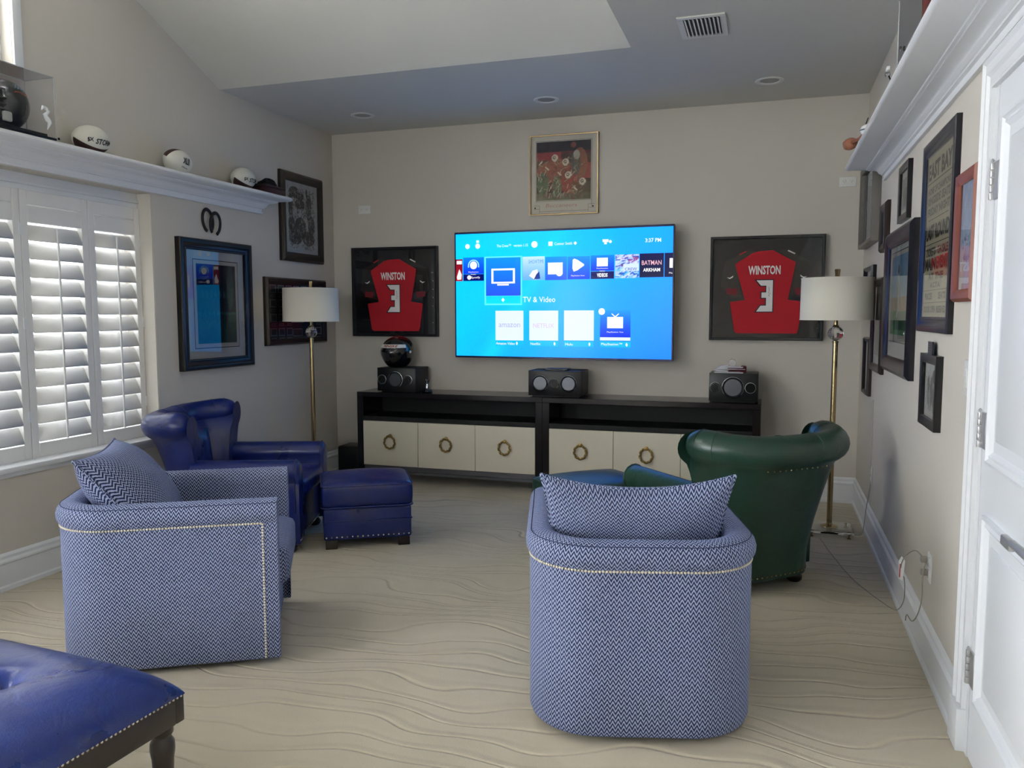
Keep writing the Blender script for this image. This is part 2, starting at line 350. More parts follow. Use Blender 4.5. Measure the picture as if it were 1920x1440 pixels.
# ---- small painter for flat printed pictures: an array of sRGB values on a vertex grid
class Paint:
    def __init__(s, nx, ny, col):
        s.a = np.zeros((ny, nx, 3)); s.a[:] = col
        s.X, s.Y = np.meshgrid(np.linspace(0, 1, nx), np.linspace(0, 1, ny)); s.nx, s.ny = nx, ny
    def put(s, mask, col, k=1.0): s.a[mask] = s.a[mask]*(1-k)+np.array(col)*k
    def rect(s, x0, x1, y0, y1, c, k=1.0): s.put((s.X >= x0) & (s.X <= x1) & (s.Y >= y0) & (s.Y <= y1), c, k)
    def ell(s, cx, cy, rx, ry, c, k=1.0, ang=0):
        ca, sa = math.cos(ang), math.sin(ang); dx, dy = s.X-cx, s.Y-cy
        s.put(((dx*ca+dy*sa)/rx)**2+((-dx*sa+dy*ca)/ry)**2 < 1, c, k)
    def line(s, x0, y0, x1, y1, w, c, k=1.0):
        dx, dy = x1-x0, y1-y0; t = np.clip(((s.X-x0)*dx+(s.Y-y0)*dy)/(dx*dx+dy*dy+1e-9), 0, 1)
        s.put(np.hypot(s.X-x0-t*dx, s.Y-y0-t*dy) < w, c, k)
    def grad(s, y0, c0, y1, c1):
        t = np.clip((s.Y-y0)/(y1-y0), 0, 1)[..., None]; m = (s.Y >= min(y0, y1)) & (s.Y <= max(y0, y1)); g = np.array(c0)*(1-t)+np.array(c1)*t; s.a[m] = g[m]
    def noise(s, amp, cells=12):
        for c, k in ((cells, 1), (cells*3, .6)):
            g = rng.normal(0, 1, (c+2, c+2)); fx = s.X*c; fy = s.Y*c; ix = fx.astype(int); iy = fy.astype(int); tx = fx-ix; ty = fy-iy
            v = (g[iy, ix]*(1-tx)+g[iy, ix+1]*tx)*(1-ty)+(g[iy+1, ix]*(1-tx)+g[iy+1, ix+1]*tx)*ty
            s.a += (v*amp*k)[..., None]
        s.a = np.clip(s.a, 0, 255)
    def strokes(s, n, cols, box_=(0, 1, 0, 1), ln=.08, w=.01, ang=None, k=.8):
        for i in range(n):
            x = rng.uniform(box_[0], box_[1]); y = rng.uniform(box_[2], box_[3]); a = rng.uniform(0, PI) if ang is None else ang+rng.normal(0, .3)
            c = cols[rng.integers(len(cols))]; s.line(x, y, x+math.cos(a)*ln, y+math.sin(a)*ln, w, c, k)
def print_mesh(p, parent, x0, x1, z0, z1, y, m=None, name='print'):
    nx, ny = p.nx, p.ny; xs = np.linspace(x0, x1, nx); zs = np.linspace(z0, z1, ny)
    V = np.zeros((ny, nx, 3)); V[..., 0] = xs[None]; V[..., 2] = zs[:, None]; V[..., 1] = y
    idx = np.arange(nx*ny).reshape(ny, nx); F = np.stack([idx[:-1, :-1], idx[:-1, 1:], idx[1:, 1:], idx[1:, :-1]], -1).reshape(-1, 4)
    a = p.a/255; l = np.where(a <= .04045, a/12.92, ((a+.055)/1.055)**2.4); C = np.ones((ny, nx, 4)); C[..., :3] = l
    return mesh_obj(name, V.reshape(-1, 3).tolist(), [tuple(f) for f in F.tolist()], m or M_art, parent, cols=C.reshape(-1, 4))

# ------------------------------------------------------------------ room shell
XL, XR, YB, ZC, YR = -3.678, .63, 6.33, 2.95, -1.6
def struct(o): o['kind'] = 'structure'; return o
struct(box('floor', M_carpet, None, XL-.3, XR+.2, YR-.2, YB+.2, -.12, 0))
# back wall, right wall, rear wall
struct(box('wall_back', M_wall, None, XL-.3, XR+.2, YB, YB+.15, 0, ZC+.1))
bm = bmesh.new()
add_box(bm, XR, XR+.15, 2.77, YB, 0, ZC+.1); add_box(bm, XR, XR+.15, YR-.2, 1.93, 0, ZC+.1); add_box(bm, XR, XR+.15, 1.93, 2.77, 2.075, ZC+.1)
struct(bm_obj('wall_right', bm, M_wall))
bm = bmesh.new()
add_box(bm, XL-.3, -2.95, YR-.2, YR, 0, 4.4); add_box(bm, -1.55, XR+.2, YR-.2, YR, 0, 4.4); add_box(bm, -2.95, -1.55, YR-.2, YR, 0, .85); add_box(bm, -2.95, -1.55, YR-.2, YR, 2.35, 4.4)
struct(bm_obj('wall_rear', bm, M_wall))
# left wall with a shuttered opening and an upper window
y0w, y1w, zb, zt = 1.55, 4.137, .62, 2.144
bm = bmesh.new()
XO = XL-.28
add_box(bm, XO, XL, YR-.2, YB+.15, 0, zb); add_box(bm, XO, XL, y1w, YB+.15, zb, zt); add_box(bm, XO, XL, .95, y0w, zb, zt); add_box(bm, XO, XL, YR-.2, -1.25, zb, zt)
add_box(bm, XO, XL, YR-.2, YB+.15, zt, 2.66); add_box(bm, XO, XL, 3.21, YB+.15, 2.66, 4.5); add_box(bm, XO, XL, YR-.2, 1.2, 2.66, 4.5); add_box(bm, XO, XL, 1.2, 3.21, 3.52, 4.5)
struct(bm_obj('wall_left', bm, M_wall))
# ceiling: flat part, with a vault rising towards the camera over the left part
XV, YV, ZR, YT = -.815, 4.83, 4.35, 1.66
V = [(XL-.3, YV, ZC), (XL-.3, YB+.2, ZC), (XR+.2, YB+.2, ZC), (XR+.2, YR-.2, ZC), (XV, YR-.2, ZC), (XV, YV, ZC),
     (XL-.3, YT, ZR), (XV, YT, ZR), (XL-.3, YR-.2, ZR), (XV, YR-.2, ZR)]
n = len(V)
F = [(0, 1, 2, 3, 4, 5), (0, 5, 7, 6), (6, 7, 9, 8), (5, 4, 9, 7)]
bm = bmesh.new(); vv = [bm.verts.new(v) for v in V]
for f in F: bm.faces.new([vv[i] for i in f])
bmesh.ops.recalc_face_normals(bm, faces=bm.faces); bmesh.ops.solidify(bm, geom=list(bm.faces), thickness=.1)
o = bm_obj('ceiling', bm, M_ceil); struct(o)
# make sure the slab lies above the visible surface
zs = [v.co.z for v in o.data.vertices]
if min(zs) < ZC-.05:
    for v in o.data.vertices[:]: pass
    bm = bmesh.new(); vv = [bm.verts.new(v) for v in V]
    for f in F: bm.faces.new([vv[i] for i in f])
    bmesh.ops.recalc_face_normals(bm, faces=bm.faces); bmesh.ops.reverse_faces(bm, faces=bm.faces); bmesh.ops.solidify(bm, geom=list(bm.faces), thickness=.1)
    bm.to_mesh(o.data); bm.free()
# baseboards
BB = [(0, 0), (.022, 0), (.022, .02), (.016, .028), (.016, .135), (.022, .142), (.022, .15), (.012, .162), (.012, .176), (.004, .188), (0, .19)]
struct(extrude_profile('baseboard_left', M_trim, None, BB, YR, YB, lambda d, t, z: (XL+d, t, z)))
struct(extrude_profile('baseboard_back', M_trim, None, BB, XL, XR, lambda d, t, z: (t, YB-d, z)))
struct(extrude_profile('baseboard_right', M_trim, None, BB, 2.885, YB, lambda d, t, z: (XR-d, t, z)))
# ledge with crown moulding: left (over the shutters) and right
def crown(name, zl, zs, y0, y1, plane):
    H_ = zs-zl
    prof = [(0, zl), (.016, zl), (.018, zl+.10*H_), (.012, zl+.14*H_), (.014, zl+.36*H_), (.026, zl+.40*H_), (.028, zl+.47*H_), (.036, zl+.52*H_), (.040, zl+.60*H_)]
    for k in range(7):
        a = k/6*PI/2; prof.append((.042+.045*(1-math.cos(a)), zl+H_*(.62+.24*math.sin(a))))
    prof += [(.09, zl+.90*H_), (.100, zl+.93*H_), (.102, zs), (0, zs)]
    t = struct(extrude_profile(name, M_trim, None, prof, y0, y1-.11, plane))
    # mitred return at the far end
    n = len(prof); bm = bmesh.new()
    A = [bm.verts.new(plane(d, y1-.11, z)) for d, z in prof]; B = [bm.verts.new(plane(d, y1-.11+d, z)) for d, z in prof]
    for i in range(n-1): bm.faces.new((A[i], A[i+1], B[i+1], B[i]))
    C_ = [bm.verts.new(plane(0, y1-.11+d, z)) for d, z in prof]
    for i in range(n-1): bm.faces.new((B[i], B[i+1], C_[i+1], C_[i]))
    bmesh.ops.recalc_face_normals(bm, faces=bm.faces); bm_obj('moulding_return', bm, M_trim, t, angle=32)
    lp = [(0, zs), (.205, zs), (.214, zs+.004), (.219, zs+.011), (.219, zs+.019), (.214, zs+.026), (.205, zs+.030), (0, zs+.030)]
    extrude_profile('ledge_board', M_trim, t, lp, y0, y1, plane)
    return t
crown('trim_1', 2.15, 2.245, YR, 5.36, lambda d, t, z: (XL+d, t, z))
crown('trim_2', 2.18, 2.262, YR, 5.37, lambda d, t, z: (XR-d, t, z))

# ------------------------------------------------------------------ shuttered window
win = struct(box('window_1', M_trim, None, XL-.12, XL-.104, y0w, y1w, 2.058, zt))
SX = -3.79
box('fascia_strip', M_trim, win, XL-.104, XL-.090, y0w, y1w-.006, 2.085, 2.105, .004)
box('sill', M_trim, win, XL-.13, XL+.03, y0w-.03, y1w+.03, zb-.024, zb+.004, .006)
box('apron', M_trim, win, XL, XL+.012, y0w, y1w, zb-.05, zb-.024, .003)
box('jamb', M_wall, win, XL-.13, XL-.002, y1w-.006, y1w, zb, zt)
box('jamb', M_wall, win, XL-.13, XL-.002, y0w, y0w+.006, zb, zt)
box('frame_bar', M_shut, win, XL-.26, XL-.22, y0w, y1w, zb, zb+.05)
box('frame_bar', M_shut, win, XL-.26, XL-.22, y0w, y1w, zt-.05, zt)
edges = [4.131, 3.73, 3.285, 2.85, 2.42, 1.98, 1.556]
for e_ in (4.11, 3.285, 2.42, 1.58): box('frame_bar', M_shut, win, XL-.26, XL-.22, e_-.025, e_+.025, zb+.05, zt-.05)
box('pane', M_glass, win, XL-.245, XL-.238, y0w+.03, y1w-.03, zb+.03, zt-.03)
LZ0, LZ1, NL = .705, 1.885, 12
pitch_l = (LZ1-LZ0)/NL
def louver_mesh(ln):
    prof = []; hw, ht = .0508, .0055
    for k in range(12):
        a = 2*PI*k/12; prof.append((hw*math.cos(a), ht*math.sin(a)))
    tl = rad(64); V = []
    for y in (-ln/2, ln/2):
        for a, b in prof:
            # a: blade axis from outer-top to inner-bottom
            V.append((a*math.cos(tl)+b*math.sin(tl), y, -a*math.sin(tl)+b*math.cos(tl)))
    F = [(i, (i+1) % 12, 12+(i+1) % 12, 12+i) for i in range(12)]+[tuple(range(12))[::-1], tuple(range(12, 24))]
    me = bpy.data.meshes.new('louver'); me.from_pydata(V, [], F); me.materials.append(M_shut); me.polygons.foreach_set('use_smooth', [True]*12+[False]*2); return me
for pi_ in range(6):
    e1, e0 = edges[pi_], edges[pi_+1]
    bm = bmesh.new(); g = .0015; sw = .046
    add_box(bm, SX-.020, SX+.020, e0+g, e0+sw, zb+.001, 2.056, .002, 1); add_box(bm, SX-.020, SX+.020, e1-sw, e1-g, zb+.001, 2.056, .002, 1)
    add_box(bm, SX-.020, SX+.020, e0+sw, e1-sw, zb+.001, LZ0-.004, .002, 1); add_box(bm, SX-.020, SX+.020, e0+sw, e1-sw, LZ1+.004, 1.978, .002, 1); add_box(bm, SX-.020, SX+.020, e0+sw, e1-sw, 1.982, 2.056, .002, 1)
    p = bm_obj('shutter_panel', bm, M_shut, win, angle=40)
    lm = louver_mesh(e1-e0-2*sw-.0015)
    for k in range(NL):
        link(bpy.data.objects.new('louver', lm), p, (SX, (e0+e1)/2, LZ0+(k+.5)*pitch_l))
    box('tilt_rod', M_shut, p, SX+.026, SX+.036, (e0+e1)/2-.006, (e0+e1)/2+.006, LZ0+.0, LZ1-.02, .002, 1)
    if pi_ in (0, 2, 4):
        for hz in (.85, 1.35, 1.85): box('hinge', M_trim, p, SX+.018, SX+.0225, e1-.012, e1+.004, hz-.03, hz+.03)
# upper window above the ledge
w2 = struct(box('window_2', M_trim, None, XL, XL+.018, 3.21, 3.262, 2.60, 3.57, .004))
box('casing', M_trim, w2, XL, XL+.018, 1.14, 1.2, 2.60, 3.57, .004); box('casing', M_trim, w2, XL, XL+.018, 1.2, 3.21, 2.60, 2.655, .004); box('casing', M_trim, w2, XL, XL+.018, 1.2, 3.21, 3.52, 3.57, .004)
box('sash', M_trim, w2, XL-.12, XL-.07, 3.17, 3.21, 2.66, 3.52); box('sash', M_trim, w2, XL-.12, XL-.07, 1.2, 3.17, 2.66, 2.70); box('sash', M_trim, w2, XL-.12, XL-.07, 1.2, 3.17, 3.48, 3.52)
box('pane', M_glass, w2, XL-.10, XL-.094, 1.2, 3.17, 2.70, 3.48)
# nearer window in the same wall, out of the frame
w3 = struct(box('window_3', M_trim, None, XL, XL+.018, .95, 1.01, zb-.05, zt+.0, .004)); box('casing', M_trim, w3, XL, XL+.018, -1.31, -1.25, zb-.05, zt, .004); box('sill', M_trim, w3, XL-.13, XL+.03, -1.27, .97, zb-.024, zb, .006)
for y_ in (-1.23, -.15, .93): box('sash', M_trim, w3, XL-.20, XL-.15, y_-.02, y_+.02, zb, zt)
for z_ in (zb+.02, zt-.02): box('sash', M_trim, w3, XL-.20, XL-.15, -1.25, .95, z_-.02, z_+.02)
w4 = struct(box('window_4', M_trim, None, -3.01, -1.49, YR, YR+.02, .79, .85)); box('casing', M_trim, w4, -3.01, -1.49, YR, YR+.02, 2.35, 2.41)
for x_ in (-3.01, -1.55): box('casing', M_trim, w4, x_, x_+.06, YR, YR+.02, .85, 2.35)
box('mullion', M_trim, w4, -2.27, -2.23, YR-.12, YR-.06, .85, 2.35)
box('pane', M_glass, w3, XL-.18, XL-.174, -1.23, .93, zb+.03, zt-.03)

# ------------------------------------------------------------------ door in the right wall
door = struct(box('door_1', M_door, None, XR-.002, XR+.03, 1.935, 2.748, .006, 2.07))
DX = XR-.002
def door_panel(y0, y1, z0, z1):
    """raised moulding ring and a sunk field, on the face of the door"""
    prof = [(0, 0), (.000, .012), (.010, .014), (.018, .006), (.028, .010), (.036, .004), (.042, 0)]
    V = []; F = []; n = len(prof)
    for cy, cz, sy, sz in ((y0, z0, 1, 1), (y1, z0, -1, 1), (y1, z1, -1, -1), (y0, z1, 1, -1)):
        for i, d in prof: V.append((DX-d, cy+sy*i, cz+sz*i))
    for c in range(4):
        a, b = c*n, ((c+1) % 4)*n
        for i in range(n-1): F.append((a+i, b+i, b+i+1, a+i+1))
    bm = bmesh.new(); vv = [bm.verts.new(v) for v in V]
    for f in F: bm.faces.new([vv[i] for i in f])
    bmesh.ops.recalc_face_normals(bm, faces=bm.faces); bm_obj('panel_moulding', bm, M_door, door, angle=25)
    box('raised_field', M_door, door, DX-.006, DX+.004, y0+.075, y1-.075, z0+.075, z1-.075, .005)
door_panel(2.01, 2.665, .955, 1.965); door_panel(2.01, 2.665, .215, .80)
cas = [(0, 0), (.022, 0), (.024, .006), (.016, .016), (.016, .034), (.021, .040), (.021, .050), (.013, .060), (.013, .084), (.018, .092), (.018, .10), (0, .10)]
def casing_run(name, parent, horiz):
    n = len(cas); bm = bmesh.new()
    if horiz:
        A = [bm.verts.new((XR-d, 2.885-w, 2.17-w)) for d, w in cas]; B = [bm.verts.new((XR-d, 1.83+w, 2.17-w)) for d, w in cas]
    else:
        A = [bm.verts.new((XR-d, 2.885-w, .14)) for d, w in cas]; B = [bm.verts.new((XR-d, 2.885-w, 2.17-w)) for d, w in cas]
    for i in range(n): bm.faces.new((A[i], A[(i+1) % n], B[(i+1) % n], B[i]))
    if not horiz: bm.faces.new(A)
    bmesh.ops.recalc_face_normals(bm, faces=bm.faces); return bm_obj(name, bm, M_trim, parent, angle=25)
tr3 = struct(casing_run('trim_3', None, False)); casing_run('head_casing', tr3, True)
box('plinth_block', M_trim, tr3, XR-.032, XR, 2.778, 2.892, 0, .14, .004)
box('door_stop', M_trim, tr3, XR-.004, XR+.04, 2.750, 2.785, 0, 2.09)
for hz in (1.79, 1.045, .295):
    h = box('hinge', M_nickel, door, DX-.006, DX+.002, 2.700, 2.748, hz-.055, hz+.055, .001, 1)
    bm = bmesh.new()
    for k in range(5): add_lathe(bm, [(.0065, -.0098), (.007, -.008), (.007, .008), (.0065, .0098)], 12, DX-.010, 2.752, hz-.044+k*.022)
    add_lathe(bm, [(.0, .0), (.004, .002), (.005, .006), (.002, .010), (0, .012)], 10, DX-.010, 2.752, hz+.055)
    bm_obj('hinge_knuckle', bm, M_nickel, h, angle=40)
# lever handle, out of the frame on the right with its tip in view
hd = lathe('handle', M_nickel, door, [(0, .0), (.026, 0), (.026, .008), (.022, .012), (.010, .013), (.010, .052), (0, .052)], 24, loc=(DX, 2.03, .84), rot=(0, 0, -PI/2), axis='y')
bm = bmesh.new(); add_tube(bm, [(-.0, -.048, 0), (-.06, -.050, 0), (-.16, -.052, 0), (-.165, -.052, 0)], [.011, .011, .010, .010], 14); add_box(bm, -.235, -.160, -.062, -.044, -.021, .006, .005, 2)
bm_obj('lever', bm, M_nickel, hd, angle=40)

# ------------------------------------------------------------------ picture frames
WALLROT = {'L': PI/2, 'R': -PI/2, 'B': 0}
def picture(label, wall, c, z0, z1, w, depth, border, m_frame, prof='flat', name='framed_picture', cat='picture', gap=0, glass=True, group=None, back=None):
    h = z1-z0
    loc = {'L': (XL+gap, c, z0), 'R': (XR-gap, c, z0), 'B': (c, YB-gap, z0)}[wall]
    t = thing(name, label, cat, loc, WALLROT[wall], group)
    P = {'flat': [(0, 0), (0, 1), (.12, 1.0), (.88, .92), (1, .85), (1, .4)],
         'scoop': [(0, 0), (0, .8), (.08, .97), (.2, 1), (.38, .95), (.55, .72), (.75, .62), (.84, .72), (.92, .70), (1, .6), (1, .3)],
         'bevel': [(0, 0), (0, .6), (.25, 1.0), (.6, .9), (1, .55), (1, .3)]}[prof]
    V = []; F = []; n = len(P)
    for cx, cz, sx, sz in ((-w/2, 0, 1, 1), (w/2, 0, -1, 1), (w/2, h, -1, -1), (-w/2, h, 1, -1)):
        for i, d in P: V.append((cx+sx*i*border, -d*depth, cz+sz*i*border))
    for k in range(4):
        a, b = k*n, ((k+1) % 4)*n
        for i in range(n-1): F.append((a+i, b+i, b+i+1, a+i+1))
    bm = bmesh.new(); vv = [bm.verts.new(v) for v in V]
    for f in F: bm.faces.new([vv[i] for i in f])
    bmesh.ops.recalc_face_normals(bm, faces=bm.faces)
    fr = bm_obj('frame', bm, m_frame, t, angle=25)
    rect('backing_board', back or M_matboard, t, -w/2+border*.9, w/2-border*.9, border*.9, h-border*.9, -.30*depth, .001)
    if glass: rect('glass', M_pglass, t, -w/2+border*.95, w/2-border*.95, border*.95, h-border*.95, -.48*depth-.003)
    return t, w-2*border, h-2*border, -.30*depth-.0025
def hashp(n=0): return rng.uniform(-1, 1)

# sports print above the television
t, iw, ih, yy = picture('gold-framed painted print of football players hanging above the television', 'B', -1.592, 2.188, 2.816, .562, .025, .010, M_goldframe, back=M_creammat)
p = Paint(110, 110, (70, 52, 44))
p.grad(.78, (92, 40, 40), 1.0, (34, 30, 34)); p.rect(0, 1, .83, 1, (38, 32, 36)); p.rect(0, .45, .68, .82, (128, 48, 48)); p.rect(.5, 1, .35, .62, (130, 62, 52)); p.grad(0, (104, 108, 84), .12, (96, 90, 70))
p.ell(.3, .55, .32, .14, (132, 80, 62), ang=.2); p.ell(.45, .4, .22, .16, (128, 74, 58)); p.ell(.62, .25, .2, .14, (140, 66, 54)); p.ell(.12, .28, .11, .2, (84, 100, 72)); p.ell(.38, .2, .08, .22, (92, 104, 76)); p.ell(.8, .62, .14, .26, (124, 78, 58)); p.ell(.72, .62, .09, .2, (82, 82, 76)); p.ell(.74, .76, .06, .08, (150, 148, 132)); p.ell(.68, .93, .05, .05, (110, 60, 46))
p.rect(.64, 1, 0, .3, (86, 78, 56), .7)
p.strokes(220, [(150, 84, 62), (110, 60, 48), (96, 108, 80), (150, 144, 120), (84, 50, 44)], (0, .9, 0, .7), .06, .008, None, .6)
p.strokes(30, [(176, 172, 150), (160, 150, 128)], (0, .7, .02, .45), .07, .007, 1.2, .8)
for cx, cy in ((.34, .72), (.54, .64), (.59, .42), (.85, .3)): p.ell(cx, cy, .062, .062, (184, 178, 160)); p.ell(cx-.01, cy+.01, .028, .03, (90, 78, 70)); p.ell(cx-.01, cy+.012, .014, .016, (180, 172, 156)); p.line(cx+.03, cy-.06, cx+.05, cy-.03, .01, (110, 96, 84))
for a, b in ((.05, .62), (.17, .57), (.4, .47), (.7, .2)): p.line(a, b, a+.05, b+.05 if a < .1 else b-.04, .012, (190, 184, 166))
p.noise(5, 14)
p.a = np.clip(p.a*1.12+8, 0, 255)
a0 = .052; print_mesh(p, t, -iw/2+a0-.006, iw/2-a0, .115, ih+.014-.048, yy)
for x0, x1, z0_, z1_ in ((-.230, .226, .108, .110), (-.230, -.228, .11, .58), (.226, .228, .06, .58), (-.231, .228, .579, .581)): rect('line_border', M_walnut, t, x0, x1, z0_, z1_, yy-.001)
for s in (-1, 1):
    for a, b in ((.185, .05), (.21, .05)): rect('line_border', M_orangeframe, t, s*.225-.025, s*.225+.025, .048 if a < .2 else .075, .050 if a < .2 else .077, yy-.0012)
    rect('line_border', M_orangeframe, t, s*.2-.001, s*.2+.001, .02, .077, yy-.0012); rect('corner_mark', M_walnut, t, s*.237-.006, s*.237+.006, .052, .064, yy-.0013)
rect('line_border', M_orangeframe, t, -.2, .2, .028, .030, yy-.0012)
lettering('Buccaneers', mat('faint_red_print', (196, 150, 140), .7), t, .26, .03, -.02, .075, yy-.0015, shear=.2)

# jersey shadow boxes
def jersey_box(label, cx, z0, z1, w):
    t, iw, ih, yy = picture(label, 'B', cx, z0, z1, w, .05, .022, M_blackframe, name='framed_jersey', cat='framed jersey', group=None, back=M_darkmat)
    h = z1-z0; c = h/2
    J = [(-.055, .275), (.045, .28), (.075, .262), (.205, .19), (.20, .16), (.165, -.03), (.155, -.085), (.262, -.10), (.235, -.30), (.225, -.335), (-.205, -.335), (-.222, -.32), (-.258, -.10), (-.150, -.085), (-.165, -.03), (-.222, .165), (-.222, .185), (-.10, .262)]
    j = poly('jersey', M_jersey, t, [(x, c+z) for x, z in J], yy-.001, .012)
    yj = yy-.0145
    for s in (-1, 1):
        poly('sleeve', M_pewter, t, [(s*.21, c+.19), (s*.08, c+.275), (s*.13, c+.285), (s*.30, c+.20), (s*.33, c+.02), (s*.24, c-.07), (s*.175, c-.06), (s*.20, c+.06)], yy-.002, .006)
        k = [(s*.285, c+.085), (s*.262, c+.072), (s*.24, c+.085), (s*.236, c+.098), (s*.262, c+.082)]
        poly('logo', M_white, t, k, yy-.010, .001)
        poly('cuff', mat('dim_red_cuff', (112, 26, 34), .7), t, [(s*.20, c+.0), (s*.285, c+.005), (s*.285, c-.04), (s*.21, c-.05)], yy-.009, .001)
    lettering('WINSTON', M_white, j, .228, .066, -.015, c+.135, yj, bold=.03)
    for col, off, dy in ((M_blackprint, .007, 0), (M_white, 0, .0006)):
        D = [(-.069, .060), (.048, .060), (.048, -.172), (-.067, -.172), (-.036, -.128), (.002, -.128), (.002, -.070), (-.031, -.070), (-.031, -.030), (.002, -.030), (.002, .020), (-.036, .020)]
        if off: D = [(x+off*a, z+off*b) for (x, z), (a, b) in zip(D, ((-2, 1), (1, 1), (1, -1), (-2, -1), (-1, 1), (-1, 1), (-1, -1), (-1, -1), (-1, 1), (-1, 1), (-1, -1), (-1, -1)))]
        poly('numeral', col, j, [(x, c+z) for x, z in D], yj-dy)
    tube('signature', M_blackprint, j, [(.020, yj-.002, c+.01), (.024, yj-.002, c-.02), (.016, yj-.002, c-.035), (.034, yj-.002, c-.035), (.018, yj-.002, c-.052), (.026, yj-.002, c-.060)], .0012, 4)
    for s, n_ in ((-1, 0), (1, 1)):
        poly('logo', M_redprint if s < 0 else M_white, t, [(s*.20, c+.255), (s*.15, c+.28), (s*.145, c+.272), (s*.195, c+.247)], yy-.010, .001)
    return t
jersey_box('black-framed red football jersey hanging above the racing helmet, left of the television', -3.08, 1.205, 1.968, .80)
jersey_box('black-framed red football jersey partly behind the right floor lamp', -.035, 1.197, 1.972, .812)

# left wall pictures
t, iw, ih, yy = picture('black-framed green horse racing print beside the window shutters', 'L', 4.708, 1.023, 1.901, .758, .045, .075, M_blackframe, 'scoop')
rect('line_border', M_blackprint, t, -.237, .237, .142, .745, yy-.0005); rect('inner_mat', M_creammat, t, -.232, .232, .147, .740, yy-.001)
p = Paint(80, 110, (22, 48, 34)); p.grad(0, (22, 62, 40), .4, (34, 84, 56)); p.rect(0, 1, .36, .40, (60, 110, 84)); p.rect(0, 1, .4, 1, (16, 34, 30)); p.ell(.6, .95, .45, .2, (52, 22, 30)); p.ell(.85, .72, .09, .3, (70, 104, 92), .6)
for k in range(6):
    cx = .14+.11*k; p.ell(cx, .5, .05, .11, (14, 20, 22)); p.ell(cx, .62, .03, .05, (66, 92, 80)); p.line(cx-.02, .38, cx-.03, .3, .008, (16, 20, 20)); p.line(cx+.02, .38, cx+.03, .28, .008, (16, 20, 20))
p.strokes(160, [(26, 60, 44), (18, 40, 34), (40, 80, 60)], (0, 1, 0, 1), .07, .008, 1.3, .5); p.noise(4)
print_mesh(p, t, -.205, .205, .175, .715, yy-.0018)
t, iw, ih, yy = picture('dark brown framed tall sepia ink drawing over the end of the ledge', 'L', 5.807, 1.82, 2.525, .612, .04, .072, M_brownframe, 'bevel', back=M_creammat)
p = Paint(90, 120, (226, 220, 206))
for cx, cy, rx, ry in ((.28, .86, .16, .08), (.45, .82, .12, .07), (.16, .66, .07, .18), (.45, .70, .16, .07), (.72, .68, .10, .2), (.66, .88, .03, .06), (.18, .4, .1, .12), (.8, .42, .11, .14), (.45, .36, .18, .16), (.3, .22, .2, .1), (.7, .22, .2, .1)): p.ell(cx, cy, rx, ry, (78, 60, 44), .85)
p.strokes(330, [(60, 44, 32), (96, 76, 56), (140, 124, 98), (46, 34, 26)], (.1, .88, .06, .9), .045, .007, None, .6)
p.strokes(230, [(206, 198, 178), (180, 166, 138)], (.06, .92, .05, .92), .035, .008, None, .8)
p.rect(0, 1, .94, 1, (226, 220, 206)); p.rect(0, 1, 0, .05, (226, 220, 206)); p.rect(0, .05, 0, 1, (226, 220, 206)); p.rect(.94, 1, 0, 1, (226, 220, 206)); p.noise(5)
print_mesh(p, t, -iw/2, iw/2, .072, .072+ih, yy)
t, iw, ih, yy = picture('dark brown framed collage of small photographs behind the left floor lamp', 'L', 5.698, 1.155, 1.683, .862, .04, .048, M_brownframe, 'bevel', back=mat('dark_grey_mat', (52, 52, 54), .85, noise=.05))
M_thumb = mat('dark_thumbnail_print', (66, 62, 62), .6, noise=.3, nscale=40); M_thumbframe = mat('grey_thumbnail_border', (150, 150, 148), .7)
for col in range(7):
    for row in range(4):
        if row < 3 and col in (3, 4) and row > 0: continue
        x = -.325+col*.108; z = .44-row*.112
        if col in (3,) and row == 3: continue
        if col == 4 and row == 3: continue
        a = rect('photograph', M_thumbframe, t, x-.042, x+.042, z-.032, z+.030, yy-.001, .001); rect('photo_image', M_thumb, a, x-.033, x+.033, z-.024, z+.022, yy-.003)
        b = rect('caption_plate', M_thumbframe, t, x-.030, x+.030, z-.066, z-.046, yy-.001, .001); rect('photo_image', M_thumb, b, x-.026, x+.026, z-.063, z-.049, yy-.003)
poly('photograph', M_thumbframe, t, [(-.10, .20), (.11, .20), (.10, .175), (-.08, .175)], yy-.001, .001)
a = rect('photograph', M_thumbframe, t, -.06, .075, .065, .125, yy-.001, .001); rect('photo_image', mat('rust_thumbnail', (86, 58, 52), .6, noise=.2), a, -.055, .07, .07, .12, yy-.003)
# two horseshoes
def horseshoe(name, cy, cz, rot, off):
    pts = []
    for k in range(25):
        a = rad(-62)+k/24*rad(304); pts.append((0, .052*math.cos(a+0), .075*math.sin(a)))
    t = thing(name, None, 'horseshoe', (XL+off, cy, cz)); t.rotation_euler = (rot, 0, 0)
    bm = bmesh.new()
    for i in range(len(pts)-1):
        pass
    add_tube(bm, pts, .0125, 8); 
    for v in bm.verts: v.co.x *= .5
    bmesh.ops.recalc_face_normals(bm, faces=bm.faces); s = bm_obj('shoe', bm, M_iron, t, smooth=True)
    for k in (3, 6, 9, 15, 18, 21): lathe('nail_hole', M_blackprint, s, [(0, 0), (.003, 0), (.003, .001), (0, .001)], 8, loc=(.0068, pts[k][1], pts[k][2]), rot=(0, 0, PI/2), axis='y')
    return t
a = horseshoe('horseshoe', 4.652, 2.035, rad(12), .008); a['label'] = 'left one of two overlapping iron horseshoes above the horse racing print'
a = horseshoe('horseshoe', 4.712, 2.018, rad(-10), .021); a['label'] = 'right one of two overlapping iron horseshoes above the horse racing print'

